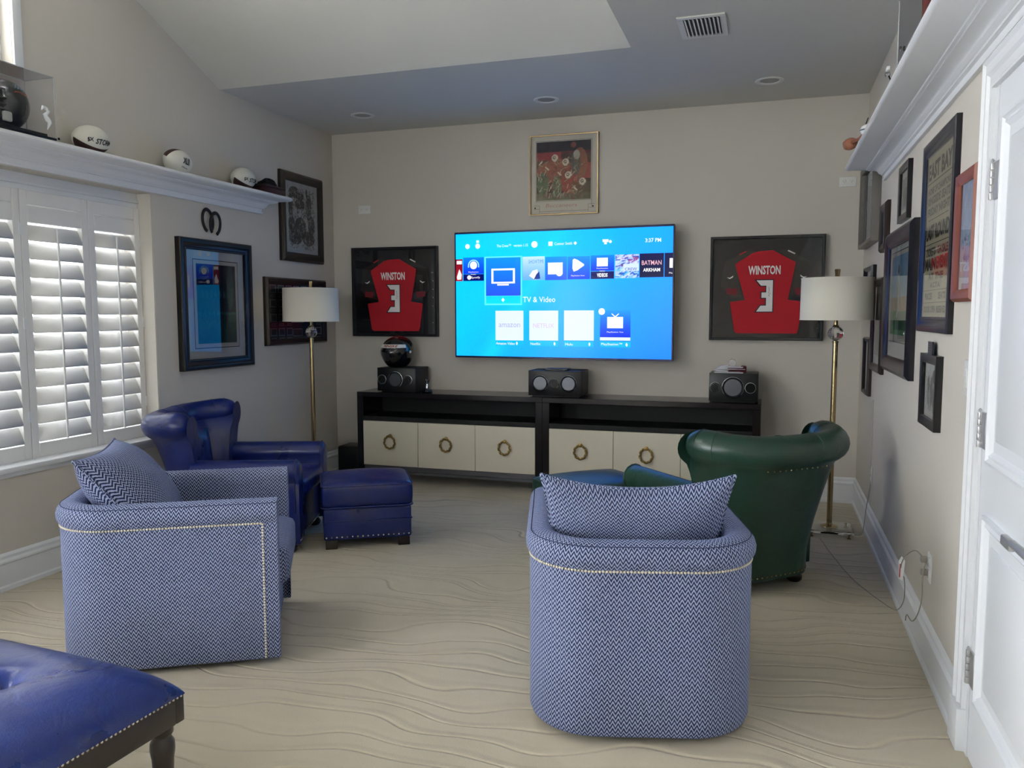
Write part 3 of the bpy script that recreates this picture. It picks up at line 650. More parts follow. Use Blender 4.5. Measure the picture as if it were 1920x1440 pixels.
# right wall pictures
t, iw, ih, yy = picture('tall black-framed lettered boxing poster left of the reddish wood frame', 'R', 3.568, 1.323, 2.105, 0.633, 0.024, .062, M_navyframe, 'scoop', back=mat('buff_poster_paper', (190, 184, 160), .8, noise=.03))
ink = mat('faded_black_ink', (58, 56, 50), .8, noise=.2); inkr = mat('faded_red_ink', (134, 56, 52), .8, noise=.2); inkg = mat('grey_poster_ink', (110, 108, 98), .8)
def row(s, z, h, w, m=ink, x=0): lettering(s, m, t, w, h, x, z, yy-.001, bold=.045)
row('EAST BAY', .655, .07, .46); rect('rule', ink, t, -.24, .24, .606, .610, yy-.001)
row('HOME OF CHAMPIONS', .575, .030, .44, inkg); row('RINGSIDE SEATS', .535, .035, .44, inkg); row('FRIDAY NIGHT', .49, .034, .44, inkg)
rect('rule', ink, t, -.2, .2, .455, .458, yy-.001)
row('LAST ROUND', .405, .062, .46); rect('rule', ink, t, -.24, .24, .355, .358, yy-.001)
row('TICKETS', .325, .034, .2, ink, -.12); row('ON SALE', .325, .034, .2, inkr, .12); row('MAIN', .275, .05, .22, ink, -.12); row('EVENT', .275, .05, .22, inkr, .12)
row('AT THE', .225, .028, .30, inkg); row('A.C.T.A.', .19, .022, .2, inkg); rect('rule', ink, t, -.24, .24, .168, .170, yy-.001)
row('PRICES', .145, .028, .16, inkg, -.13); row('SEATS', .145, .028, .14, inkg, .14); rect('rule', ink, t, -.24, .24, .118, .120, yy-.001); row('DOORS OPEN  RESERVED', .092, .028, .44, inkg)
t, iw, ih, yy = picture('reddish wood framed pastel castle-like watercolour nearest the door', 'R', 3.035, 1.438, 1.877, 0.29, 0.03, .042, M_orangeframe, 'bevel')
t['label'] = 'reddish wood framed pastel blue and lilac watercolour nearest the door'
p = Paint(70, 100, (150, 176, 206)); p.grad(0, (206, 196, 210), .45, (176, 190, 214)); p.grad(.45, (176, 192, 214), 1, (138, 164, 208)); p.ell(.3, .75, .1, .16, (192, 200, 212), .6); p.ell(.15, .15, .12, .25, (216, 208, 176), .6); p.ell(.8, .25, .2, .2, (196, 178, 210), .6)
p.strokes(300, [(160, 186, 196), (186, 180, 206), (130, 160, 180), (204, 204, 214), (140, 150, 170)], (0, 1, .25, .95), .09, .012, 1.5, .45); p.strokes(14, [(80, 84, 110)], (.05, .9, .38, .5), .07, .007, .3, .9); p.strokes(22, [(110, 104, 150)], (.25, .85, .27, .3), .05, .009, .4, .8); p.noise(4)
print_mesh(p, t, -iw/2, iw/2, .042, .042+ih, yy)
t, iw, ih, yy = picture('small black-framed grey picture high up under the right ledge', 'R', 4.44, 1.855, 2.135, 0.3, 0.022, .034, M_blackframe, 'flat')
p = Paint(40, 40, (150, 158, 158)); p.ell(.5, .4, .3, .3, (110, 120, 124)); p.noise(10, 8); print_mesh(p, t, -iw/2+.02, iw/2-.02, .06, .03+ih-.03, yy)
t, iw, ih, yy = picture('large black-framed matted print of a tall tower over green field on right wall', 'R', 4.465, 1.09, 1.828, 0.87, 0.04, .085, M_navyframe, 'bevel')
rect('line_border', M_blackprint, t, -.295, .295, .160, .625, yy-.0005); rect('inner_mat', M_creammat, t, -.29, .29, .165, .62, yy-.001)
p = Paint(80, 90, (130, 168, 196)); p.grad(.45, (160, 184, 196), 1, (112, 156, 194)); p.rect(0, 1, .28, .48, (176, 148, 118)); p.rect(0, 1, 0, .30, (40, 120, 72)); p.rect(0, .2, 0, .3, (110, 160, 110)); p.rect(.4, 1, .05, .26, (18, 96, 54)); p.rect(0, 1, 0, .06, (96, 160, 110))
p.line(.42, .25, .44, .8, .035, (186, 190, 160)); p.line(.38, .3, .45, .7, .015, (70, 90, 84)); p.ell(.45, .82, .05, .06, (60, 70, 76)); p.line(.5, .3, .47, .75, .02, (206, 206, 180)); p.line(.62, .35, .5, .62, .012, (90, 100, 96))
p.noise(5); print_mesh(p, t, -.268, .268, .20, .60, yy-.0018)
t, iw, ih, yy = picture('small black-framed black and white photograph below the boxing poster', 'R', 3.558, 0.944, 1.235, 0.34, 0.026, .036, M_blackframe, 'flat')
p = Paint(60, 70, (214, 218, 222)); p.ell(.75, .8, .15, .14, (84, 86, 90)); p.ell(.3, .5, .08, .3, (70, 72, 76)); p.ell(.55, .5, .12, .3, (96, 98, 104)); p.ell(.8, .35, .14, .25, (130, 134, 140)); p.strokes(200, [(60, 62, 68), (110, 112, 118), (220, 222, 226), (170, 172, 178)], (.08, .95, .08, .7), .06, .014, 1.5, .6); p.noise(8); p.rect(0, 1, 0, .08, (226, 228, 230))
print_mesh(p, t, -iw/2+.01, iw/2-.01, .046, .036+ih-.01, yy)
pl = thing('name_plaque', 'tiny dark engraved plaque leaning on top of the black and white photograph', 'plaque', (XR-.016, 3.545, 1.235), -PI/2)
poly('plate', mat('engraved_plaque_metal', (52, 50, 52), .35, .5), pl, [(-.045, 0), (.045, 0), (.045, .052), (-.045, .052)], 0, .006); rect('rim', M_silverframe, pl, -.045, .045, .049, .052, -.0065, .001)
for k in range(4): rect('engraved_line', M_silverframe, pl, -.036, .036-(k % 2)*.01, .040-k*.010, .043-k*.010, -.0064, .0006)
t, iw, ih, yy = picture('narrow-looking dark brown frame between the pewter box frame and the tower print', 'R', 5.13, 1.755, 2.035, 0.26, 0.03, .05, M_brownframe, 'bevel')
p = Paint(20, 24, (128, 120, 112)); p.noise(10, 5); print_mesh(p, t, -iw/2, iw/2, .05, .05+ih, yy)
t, iw, ih, yy = picture('deep pewter box frame around a blue painting under the end of the right ledge', 'R', 5.815, 1.845, 2.38, 0.73, 0.055, .03, M_silverframe, 'flat', back=M_creammat)
p = Paint(50, 70, (110, 164, 184)); p.strokes(240, [(84, 146, 172), (150, 190, 200), (120, 150, 190), (176, 196, 200), (60, 110, 140)], (0, 1, 0, 1), .12, .03, 1.5, .5); p.noise(5); print_mesh(p, t, -iw/2+.05, iw/2, .06, .03+ih, yy)
t, iw, ih, yy = picture('dark brown framed portrait drawing just behind the right lampshade', 'R', 5.28, 1.045, 1.608, 0.48, 0.03, .05, M_brownframe, 'bevel')
p = Paint(50, 60, (168, 164, 156)); p.ell(.75, .62, .16, .25, (96, 74, 62)); p.ell(.5, .25, .3, .2, (140, 136, 128)); p.strokes(60, [(120, 112, 104), (150, 146, 140)], (.1, .9, .05, .9), .08, .014, 1.4, .5); p.noise(6); print_mesh(p, t, -iw/2+.03, iw/2-.03, .10, .05+ih-.04, yy)
t, iw, ih, yy = picture('black-framed picture peeking above the right lampshade near the corner', 'R', 5.755, 1.355, 1.705, 0.43, 0.035, .03, M_blackframe, 'bevel')
p = Paint(20, 24, (140, 138, 132)); p.noise(8, 5); print_mesh(p, t, -iw/2+.03, iw/2-.03, .05, .03+ih-.03, yy)
t, iw, ih, yy = picture('low dark-framed picture under the right lampshade, nearest the corner', 'R', 5.748, 0.864, 1.24, 0.305, 0.03, .03, M_brownframe, 'bevel')
p = Paint(30, 40, (168, 168, 162)); p.rect(.2, .8, .8, .9, (196, 194, 184)); p.noise(7, 6); print_mesh(p, t, -iw/2+.01, iw/2-.01, .04, .03+ih-.01, yy)

# ------------------------------------------------------------------ outlets and switches
def outlet(label, loc, rz, horizontal=False, cat='outlet', group=None):
    t = thing('wall_outlet', label, cat, loc, rz, group)
    w, h = (.115, .07) if horizontal else (.07, .115)
    box('cover_plate', M_plate, t, -w/2, w/2, -.006, 0, -h/2, h/2, .003)
    for s in (-1, 1):
        cx, cz = (s*.024, 0) if horizontal else (0, s*.024)
        r = box('socket', M_plate, t, cx-.016, cx+.016, -.009, -.005, cz-.016, cz+.016, .004)
        for k in (-1, 1): rect('slot', M_blackprint, r, cx+k*.006-.001, cx+k*.006+.001, cz-.001, cz+.007, -.0095)
        lathe('slot', M_blackprint, r, [(0, 0), (.0022, 0), (.0022, .0006), (0, .0006)], 8, loc=(cx, -.009, cz-.007), axis='y')
    return t
outlet('white horizontal outlet high on back wall above the left jersey', (-3.37, YB, 2.297), 0, True)
outlet('white horizontal outlet high on back wall below the right ledge end', (.507, YB, 2.34), 0, True)
outlet('white outlet low on right wall with cords plugged in', (XR, 3.46, .395), -PI/2)
outlet('white outlet low on right wall beyond the green chair', (XR, 5.40, .39), -PI/2)
t = thing('light_switch', 'white light switch plate on right wall beside the door casing', 'light switch', (XR, 2.96, 1.185), -PI/2)
box('cover_plate', M_plate, t, -.06, .06, -.006, 0, -.06, .06, .003)
for s in (-1, 1): box('toggle', M_plate, t, s*.027-.016, s*.027+.016, -.010, -.005, -.034, .034, .002)
# cords
tube('lamp_cord', M_cord, None, smooth_path([(.33, 5.24, .006), (.376, 4.896, .005), (.44, 4.515, .005), (.505, 4.28, .005), (.545, 4.165, .005), (.59, 4.05, .008), (.598, 3.93, .06), (.60, 3.84, .14), (.59, 3.80, .24), (.565, 3.74, .27), (.56, 3.66, .36), (.585, 3.55, .435), (.612, 3.485, .42)], 6), .0021, 6)
tag(bpy.data.objects['lamp_cord'], 'thin translucent lamp cord running along the carpet to the low outlet', 'cord')
tg = thing('cord_tag', 'small white paper tag wrapped round the lamp cord by the outlet', 'tag', (.562, 3.70, .31), rad(-60))
poly('paper', M_white, tg, [(-.014, -.045), (.012, -.05), (.022, .04), (0, .055), (-.018, .03)], 0, .001); rect('stripe', M_redprint, tg, -.01, -.004, -.04, .02, -.0015)
tube('extension_plug_cord', M_cord, None, smooth_path([(.612, 3.47, .41), (.60, 3.44, .36), (.606, 3.47, .27), (.607, 3.52, .2), (.604, 3.58, .14), (.602, 3.66, .10), (.60, 3.76, .09), (.602, 3.80, .05)], 6), .0026, 6)
tag(bpy.data.objects['extension_plug_cord'], 'grey cord hanging from the low outlet over the right baseboard', 'cord')
for k, (yy_, zz_) in enumerate(((3.485, .420), (3.47, .372))):
    o = box('plug', M_cord, None, XR-.034, XR-.009, yy_-.013, yy_+.013, zz_-.011, zz_+.011, .004)
    tag(o, ('upper' if k == 0 else 'lower')+' grey plug in the low outlet on the right wall', 'plug')
tube('painted_cable', mat('wall_tone_cord', (186, 182, 172), .5), None, smooth_path([(XR-.006, 5.42, .86), (XR-.006, 5.41, .6), (XR-.008, 5.40, .44), (XR-.010, 5.40, .3), (XR-.026, 5.40, .17), (XR-.03, 5.42, .08), (XR-.05, 5.40, .006), (.50, 5.37, .005)], 5), .003, 6)
tag(bpy.data.objects['painted_cable'], 'thin painted-over cord dropping down the right wall near the corner', 'cord')

# ------------------------------------------------------------------ ceiling fittings
v = thing('ceiling_vent', 'white louvred air vent in the flat ceiling', 'vent', (-.386, 4.595, ZC))
bm = bmesh.new(); add_box(bm, -.125, .125, -.17, -.135, -.008, 0, .002, 1); add_box(bm, -.125, .125, .135, .17, -.008, 0, .002, 1); add_box(bm, -.125, -.095, -.135, .135, -.008, 0); add_box(bm, .095, .125, -.135, .135, -.008, 0)
bm_obj('frame', bm, M_plate, v); box('backing', M_black, v, -.095, .095, -.135, .135, -.0012, 0)
sl = None
for k in range(9):
    if sl is None:
        bm = bmesh.new(); add_box(bm, -.0075, .0075, -.135, .135, -.0012, .0012); bmesh.ops.rotate(bm, verts=bm.verts, cent=(0, 0, 0), matrix=Matrix.Rotation(rad(48), 3, 'Y')); s_ = bm_obj('slat', bm, M_plate, v, loc=(-.084+k*.021, 0, -.010)); sl = s_.data
    else: link(bpy.data.objects.new('slat', sl), v, (-.084+k*.021, 0, -.010))
for k, (x, lab) in enumerate(((-3.08, 'left'), (-1.589, 'middle'), (-.044, 'right'))):
    t = thing('recessed_light', lab+' one of three unlit recessed lights near the back wall', 'ceiling light', (x, 5.78, ZC))
    lathe('trim_ring', M_plate, t, [(.062, -.0), (.092, -.001), (.094, -.004), (.088, -.008), (.066, -.006), (.062, 0)], 32)
    lathe('lens', mat('dim_lens', (170, 168, 160), .5), t, [(0, -.002), (.062, -.002), (.062, 0), (0, 0)], 24)

# ------------------------------------------------------------------ television
tvt = thing('television', 'large flat television showing a bright blue menu on the back wall', 'television', (-1.596, 6.2, 1.551), -.051)
bm = bmesh.new(); add_box(bm, -.901, .901, -.004, .038, -.514, .514, .003, 1); bm_obj('body', bm, M_black, tvt)
M_bez = mat('bloom_tinted_bezel', (8, 10, 66), .25, .2)  # blue bloom of the screen is put into the bezel colour
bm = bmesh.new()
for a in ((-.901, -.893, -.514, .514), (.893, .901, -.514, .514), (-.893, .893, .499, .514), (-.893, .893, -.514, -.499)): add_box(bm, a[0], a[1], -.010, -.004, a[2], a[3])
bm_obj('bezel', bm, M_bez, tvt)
box('wall_bracket', M_black, tvt, -.25, .25, .038, .085, -.2, .2)
p = Paint(120, 70, (0, 190, 255)); g = p.X*.6+(1-p.Y)*.35
c0, c1 = np.array((0, 222, 255)), np.array((30, 150, 255)); tt = np.clip((g-.25)*1.5, 0, 1)[..., None]; p.a = c0*(1-tt)+c1*tt
beam = np.exp(-((p.X-(.165+.34*p.Y))/.05)**2)[..., None]*np.clip(1-(p.X-.2)*1.3, 0, 1)[..., None]; p.a = p.a*(1-.55*beam)+np.array((20, 245, 255))*.55*beam
beam = np.exp(-((p.Y-.86)/.12)**2)[..., None]*np.clip(1-p.X*1.3, 0, 1)[..., None]; p.a = p.a*(1-.5*beam)+np.array((0, 240, 255))*.5*beam
scr = print_mesh(p, tvt, -.893, .893, -.499, .499, -.0045, M_screen, 'screen')
LAY = [0]
def tile(x0, x1, z0, z1, top, bot, d=.0052, name='menu_tile'):
    p = Paint(2, 8, (0, 0, 0)); p.grad(0, bot, 1, top); return print_mesh(p, scr, x0, x1, z0, z1, -d, M_screen, name)
def tl(s, x, z, w, h=None, m=None, d=.0062, bold=0, name='menu_lettering'): return lettering(s, m or M_scrw, scr, w, h, x, z, -d, name, bold=bold)
tile(-.893, -.832, .117, .296, (150, 10, 30), (190, 30, 30)); poly('menu_icon', M_scrw, scr, [(-.885, .15), (-.862, .215), (-.84, .17), (-.845, .13), (-.88, .128)], -.006); rect('menu_icon', M_scrw, scr, -.885, -.838, .255, .283, -.006)
tile(-.826, -.642, .174, .308, (0, 140, 255), (10, 60, 200)); tile(-.826, -.642, .117, .172, (0, 10, 90), (0, 10, 80))
def disc(cx, cz, r, d=.006, m=None, n=20, r2=None, a0=0, a1=2*PI):
    if r2 is None: poly('menu_icon', m or M_scrw, scr, [(cx+r*math.cos(2*PI*k/n), cz+r*math.sin(2*PI*k/n)) for k in range(n)], -d)
    else: poly('menu_icon', m or M_scrw, scr, [(cx+r*math.cos(a0+(a1-a0)*k/n), cz+r*math.sin(a0+(a1-a0)*k/n)) for k in range(n+1)]+[(cx+r2*math.cos(a1-(a1-a0)*k/n), cz+r2*math.sin(a1-(a1-a0)*k/n)) for k in range(n+1)], -d)
disc(-.734, .244, .032); disc(-.734, .240, .050, r2=.042, a0=-.3, a1=PI+.3, m=M_scrc); tl('PlayStation', -.735, .188, .09, .012); tl('MUSIC', -.735, .170, .045, .009); disc(-.773, .145, .018); tl('Spotify', -.716, .143, .08, .022)
tile(-.637, -.31, -.082, .311, (110, 255, 255), (110, 255, 255), .0050, 'selection_border'); tile(-.624, -.323, -.007, .300, (0, 160, 235), (40, 90, 245), .0054); tile(-.624, -.323, -.070, -.009, (0, 235, 255), (0, 240, 255), .0054)
for a in ((-.576, -.371, .198, .213), (-.576, -.371, .092, .106), (-.576, -.558, .106, .198), (-.389, -.371, .106, .198)): rect('menu_icon', M_scrw, scr, a[0], a[1], a[2], a[3], -.006)
rect('menu_icon', M_scrw, scr, -.525, -.424, .076, .088, -.006); poly('menu_icon', M_scrw, scr, [(-.475, -.022), (-.489, -.04), (-.475, -.058), (-.461, -.04)], -.006)
tile(-.306, -.119, .115, .302, (225, 250, 250), (120, 190, 245)); tl('SHOWTIME', -.19, .262, .13, .030, mat('lit_teal_lettering', (60, 170, 160), emit=.8)); poly('menu_icon', M_scrw, scr, [(-.25, .15), (-.22, .19), (-.18, .20), (-.17, .13), (-.2, .117)], -.0062); poly('menu_icon', mat('lit_navy_shape', (30, 70, 170), emit=.8), scr, [(-.21, .12), (-.19, .16), (-.165, .185), (-.155, .125)], -.0064)
tile(-.115, .065, .113, .296, (0, 165, 250), (30, 90, 235)); rect('menu_icon', M_scrw, scr, -.092, .03, .158, .250, -.006); disc(.003, .170, .028)
tile(.070, .252, .116, .294, (0, 160, 250), (10, 70, 220)); poly('menu_icon', M_scrw, scr, [(.112, .268), (.125, .277), (.150, .268), (.205, .232), (.205, .222), (.150, .185), (.120, .176), (.110, .2)], -.006); tl('PlayStation Now', .155, .143, .11, .014)
tile(.258, .443, .178, .298, (0, 150, 250), (10, 60, 210)); tile(.258, .443, .116, .174, (0, 8, 80), (0, 8, 70)); rect('menu_icon', M_scrw, scr, .306, .394, .212, .278, -.006); tl('PlayStation', .35, .196, .09, .012); tl('VIDEO', .35, .176, .045, .008); tl('VIDEOS', .35, .145, .085, .030, bold=.04)
p = Paint(40, 40, (200, 220, 235)); p.strokes(90, [(230, 240, 250), (190, 90, 110), (60, 70, 130), (250, 250, 255)], (0, 1, .5, 1), .15, .03, .4); p.strokes(60, [(40, 150, 190), (230, 245, 250), (30, 80, 140), (120, 210, 220)], (0, 1, 0, .4), .14, .03, .4); p.rect(.35, 1, .3, .6, (240, 248, 252)); print_mesh(p, scr, .451, .636, .119, .298, -.0052, M_screen, 'menu_tile'); tl('CREW', .575, .187, .095, .022, mat('lit_dark_lettering', (50, 60, 80), emit=.6))
tile(.641, .825, .122, .302, (8, 10, 60), (4, 8, 50)); tl('BATMAN', .733, .232, .150, .034, mat('lit_pink_lettering', (250, 190, 205), emit=1), bold=.01); tl('ARKHAM', .733, .178, .13, .026, bold=.03)
tile(.830, .893, .122, .302, (6, 10, 60), (4, 8, 50)); rect('menu_icon', M_scrw, scr, .868, .893, .19, .262, -.006); tl('Pla', .878, .152, .026, .012)
tl('TV & Video', -.166, -.039, .273, .044)
M_mid = (225, 240, 250)
tile(-.541, -.299, -.368, -.128, (255, 255, 255), (255, 255, 255)); tl('amazon', -.42, -.246, .185, .030, M_scrk); tl('Amazon Video', -.455, -.393, .165, .022)
tile(-.248, -.005, -.366, -.128, (255, 255, 255), (255, 255, 255)); tl('NETFLIX', -.128, -.247, .175, .034, mat('lit_pale_red_lettering', (240, 205, 205), emit=.95)); tl('Netflix', -.195, -.393, .085, .020)
tile(.043, .286, -.363, -.127, (255, 255, 255), (255, 255, 255)); tl('Hulu', .085, -.393, .06, .020)
tile(.336, .576, -.335, -.127, (0, 165, 245), (10, 50, 190)); tile(.336, .576, -.360, -.336, (255, 255, 255), (255, 255, 255)); tl('PlayStation Vue', .456, -.296, .13, .014); tl('PlayStation\u2122', .43, -.391, .165, .024)
rect('menu_icon', M_scrw, scr, .393, .518, -.265, -.178, -.006); poly('menu_icon', M_scrw, scr, [(.450, -.178), (.425, -.155), (.430, -.150), (.456, -.172), (.482, -.150), (.487, -.155), (.462, -.178)], -.006); disc(.349, -.136, .026)
for x in (-.355, -.035, .252, .548): poly('menu_icon', M_scrw, scr, [(x, -.376), (x-.009, -.392), (x, -.408), (x+.009, -.392)], -.006)
for x0 in (-.541, -.248, .043, .336): tile(x0, x0+.242, -.413, -.370, (0, 205, 255), (0, 200, 255), .0050)
disc(-.787, .398, .020); disc(-.696, .398, .021); rect('menu_icon', M_scrw, scr, -.708, -.684, .425, .445, -.006); tl('The Crew\u2122   version 1.15', -.395, .395, .268, .022); disc(-.205, .397, .026); rect('menu_icon', M_scrw, scr, -.088, -.054, .382, .415, -.006); tl('Connor Smith', .035, .397, .145, .022); disc(.132, .397, .014, n=4)
poly('menu_icon', M_scrw, scr, [(.350, .418), (.398, .418), (.396, .398), (.382, .394), (.386, .380), (.362, .380), (.366, .394), (.352, .398)], -.006); disc(.412, .400, .012, n=8); tl('3:37 PM', .742, .400, .120, .030, bold=.01)

# ------------------------------------------------------------------ media cabinets
def ring_handle(parent, x, z, y):
    h = lathe('ring_pull', M_brass, parent, [(0, 0), (.016, 0), (.016, .004), (.008, .006), (.008, .016), (.012, .018), (.010, .026), (0, .028)], 16, loc=(x, y, z+.058), axis='y')
    bm = bmesh.new(); n = 18
    for k in range(n):
        a = 2*PI*k/n; ca, sa = math.cos(a), math.sin(a); R_ = .046
        m4 = Matrix.Translation((ca*R_, -.018, sa*R_*1.1-.052)) @ Matrix.Rotation(-a+(.6 if k % 2 else -.6), 4, 'Y') @ Matrix.Diagonal((.0088, .0075, .0135, 1))
        bmesh.ops.create_uvsphere(bm, u_segments=8, v_segments=5, radius=1, matrix=m4)
    bm_obj('ring', bm, M_brass, h, smooth=True)
def cabinet(label, x0, x1, door0, group):
    Y0, Y1 = 5.93, 6.31; cx = (x0+x1)/2
    t = thing('media_cabinet', label, 'cabinet', (cx, 5.93, 0), 0, group); a, b = x0-cx, x1-cx
    bm = bmesh.new()
    add_box(bm, a, b, 0, .38, .715, .755, .002, 1); add_box(bm, a, a+.055, 0, .38, 0, .715, .002, 1); add_box(bm, b-.055, b, 0, .38, 0, .715, .002, 1)
    bm_obj('case', bm, M_espresso, t, angle=40)
    bm = bmesh.new(); add_box(bm, a+.055, b-.055, .004, .38, .520, .555); add_box(bm, a+.055, b-.055, .36, .375, .145, .715); add_box(bm, a+.055, b-.055, .02, .38, .145, .16)
    bm_obj('shelf', bm, M_niche, t); box('base_rail', M_nickelstrip, t, a+.055, b-.055, .012, .03, .105, .145)
    W3 = (b-a-.11)/3
    for k in range(3):
        dx0 = a+.055+k*W3
        d = box('door', M_cream, t, dx0+.0015, dx0+W3-.0015, -.004, .014, .148, .516, .002, 1); ring_handle(d, dx0+W3/2, .340, -.004)
cabinet('left media cabinet, black wood with three cream doors, under the racing helmet', -3.258, -1.6585, 0, 'pair of media cabinets under the television')
cabinet('right media cabinet, black wood with cream doors, half hidden by the green chair', -1.6575, -.046, 0, 'pair of media cabinets under the television')
t = thing('subwoofer', 'black subwoofer box on the floor at the left end of the cabinets', 'speaker', (-3.425, 6.1, 0))
box('cabinet_box', M_speaker, t, -.115, .13, -.02, .20, .012, .262, .02, 3); box('control_panel', M_black, t, -.05, .06, -.0235, -.019, .05, .20, .002); box('foot', M_rubber, t, -.10, .115, 0, .18, 0, .014)
# speakers on the cabinets
def driver(parent, x, z, r, kind):
    ring = lathe('driver_ring', M_chrome if kind != 'port' else M_nickel, parent, [(r-.0035, -.001), (r-.0035, .009), (r, .007), (r, -.001)], 36, loc=(x, -.0, z), axis='y')
    if kind == 'woofer':
        lathe('surround', M_rubber, ring, [(r-.003, .006), (r*.9, .010), (r*.80, .007), (r*.78, .005)], 36, axis='y')
        lathe('cone', M_cone, ring, [(r*.79, .0085), (r*.6, .0045), (r*.3, .0016), (0, .0008)], 36, axis='y', angle=80)
    elif kind == 'tweeter':
        lathe('surround', M_rubber, ring, [(r-.003, .006), (r*.7, .003), (r*.4, .001), (0, .001)], 28, axis='y'); lathe('inner_ring', M_nickel, ring, [(r*.66, .002), (r*.66, .006), (r*.71, .006), (r*.71, .002)], 28, axis='y'); lathe('dome', M_cone, ring, [(r*.2, .001), (r*.15, .004), (0, .006)], 16, axis='y', angle=80)
    else: lathe('port_well', mat('port_black', (3, 3, 3), .9), ring, [(r-.003, .006), (r*.85, .003), (r*.8, .001), (0, .001)], 28, axis='y')
def speaker(label, x0, w, z1, drivers, y=5.985, rz=0):
    cx = x0+w/2
    t = thing('bookshelf_speaker', label, 'speaker', (cx, y, .755), rz, 'speakers on the media cabinets')
    h = z1-.755; box('speaker_box', M_speaker, t, -w/2, w/2, .016, .27, .008, h, .003); box('foot', M_rubber, t, -w/2+.02, w/2-.02, .04, .25, 0, .01)
    # front baffle with real wells behind the drivers
    f = box('front_baffle', M_black, t, -w/2, w/2, .0, .0155, .008, h, .002)
    zc = .008+(h-.008)*.5
    for dx, r, k in drivers: driver(f, -w/2+dx, zc, r, k)
    return t
speaker('black speaker with one metal cone, under the racing helmet', -3.094, .342, .955, [(.045, .038, 'port'), (.165, .068, 'woofer'), (.280, .038, 'tweeter')])
speaker('black centre speaker with two metal cones below the television', -1.785, .416, .958, [(.095, .065, 'woofer'), (.208, .039, 'tweeter'), (.322, .065, 'woofer')])
speaker('black speaker with one metal cone at the right cabinet end, under folded gloves', -.412, .342, .967, [(.044, .038, 'tweeter'), (.168, .078, 'woofer'), (.290, .039, 'port')])
t = thing('media_box', 'slim black box lying on top of the centre speaker', 'electronics', (-1.57, 6.05, .958)); box('housing', M_black, t, -.092, .092, -.04, .07, 0, .016, .003); rect('front_trim', M_blackgloss, t, -.085, .085, .003, .013, -.0405, .0005)
# folded gloves and wristbands on the right speaker
t = thing('folded_gloves', 'small stack of folded white and maroon striped gloves on the right speaker', 'gloves', (-.255, 6.06, .967))
M_maroon = mat('maroon_glove_cloth', (92, 24, 40), .7, noise=.2); M_wh = mat('white_glove_cloth', (214, 214, 220), .8, noise=.06)
for k in range(5):
    z = .004+k*.011
    def blob(name, m, x0, x1, z0, z1, sk, ph):
        o = box(name, m, t, x0, x1, -.055, .03, z0, z1, .003, 2)
        for v_ in o.data.vertices: v_.co.z += .006*math.sin(v_.co.x*60+ph)*(1 if k else 0)+.02*sk*max(0, v_.co.x)**1; v_.co.x += .008*math.sin(v_.co.y*40+ph)
    blob('white_fold', M_wh, -.118+.006*k, -.01-.006*k, z-.004, z+.0055, 0, k)
    blob('striped_fold', M_maroon if k % 2 else M_wh, -.03, .085+.006*(k % 2), z-.004, z+.004, 0, k*1.7)
box('cuff_block', M_maroon, t, .06, .10, -.04, .04, .0, .052, .008, 2)
lathe('wrist_ring', M_chrome, t, [(.022, -.006), (.026, -.006), (.028, 0), (.026, .006), (.022, .006), (.022, -.006)], 24, loc=(.0, -.0, .072), axis='y')
# small bobble figurine beside the left speaker
t = thing('trophy_figurine', 'tiny silver goblet on a dark round base beside the left speaker', 'figurine', (-2.66, 6.02, .755))
lathe('base', M_blackgloss, t, [(0, 0), (.040, 0), (.044, .010), (.040, .024), (.028, .032), (0, .034)], 24)
lathe('goblet', M_chrome, t, [(0, .033), (.017, .033), (.019, .045), (.014, .060), (.011, .078), (.016, .094), (.020, .102), (.020, .108), (.016, .108), (0, .095)], 24)
# racing helmet
t = thing('racing_helmet', 'glossy black full-face racing helmet standing on the left speaker', 'helmet', (-2.965, 6.12, .955), rad(-14))
def helm_pt(th, ph, k=1.0):
    """th azimuth (0 = front, -y), ph elevation"""
    rx, ry = .132, .155
    x = math.sin(th)*math.cos(ph)*rx; y = -math.cos(th)*math.cos(ph)*ry; s = math.sin(ph)
    z = .135+(.125 if s > 0 else .150)*s
    if s < 0:
        q = min(1, -s); x *= 1-.10*q; y = y*(1-.05*q)+(-.018*q if y < 0 else 0)
    if y < 0 and s < .1: y -= .012*max(0, math.cos(th))*(1-abs(s-.1)*.8)
    return Vector((x*k, y*k, (z-.135)*k+.135))
V = []; F = []; nu, nv = 48, 24
for j in range(nv+1):
    ph = -rad(62)+(PI/2+rad(62))*j/nv
    for i in range(nu): V.append(helm_pt(2*PI*i/nu, ph))
for j in range(nv):
    for i in range(nu): F.append((j*nu+i, j*nu+(i+1) % nu, (j+1)*nu+(i+1) % nu, (j+1)*nu+i))
F.append(tuple(range(nu))[::-1]); mesh_obj('shell', V, F, M_blackgloss, t, smooth=True)
def patch(name, m, th0, th1, p0, p1, k, nu=20, nv=5, taper=0):
    V = []; F = []
    for j in range(nv+1):
        for i in range(nu+1):
            th = th0+(th1-th0)*i/nu; ph = p0+(p1-p0)*j/nv
            if taper: ph = (p0+p1)/2+(ph-(p0+p1)/2)*(1-taper*abs(2*i/nu-1)**3)
            V.append(helm_pt(th, ph, k))
    for j in range(nv):
        for i in range(nu): F.append((j*(nu+1)+i, j*(nu+1)+i+1, (j+1)*(nu+1)+i+1, (j+1)*(nu+1)+i))
    return mesh_obj(name, V, F, m, t, smooth=True)
vz = patch('visor', mat('smoked_visor', (14, 13, 18), .04, noise=.05, coat=1), -1.25, 1.25, rad(-14), rad(26), 1.015, taper=.35)
st = patch('visor_strip', mat('white_visor_strip', (222, 222, 218), .4), -1.15, 1.25, rad(13), rad(27), 1.022, taper=.1)
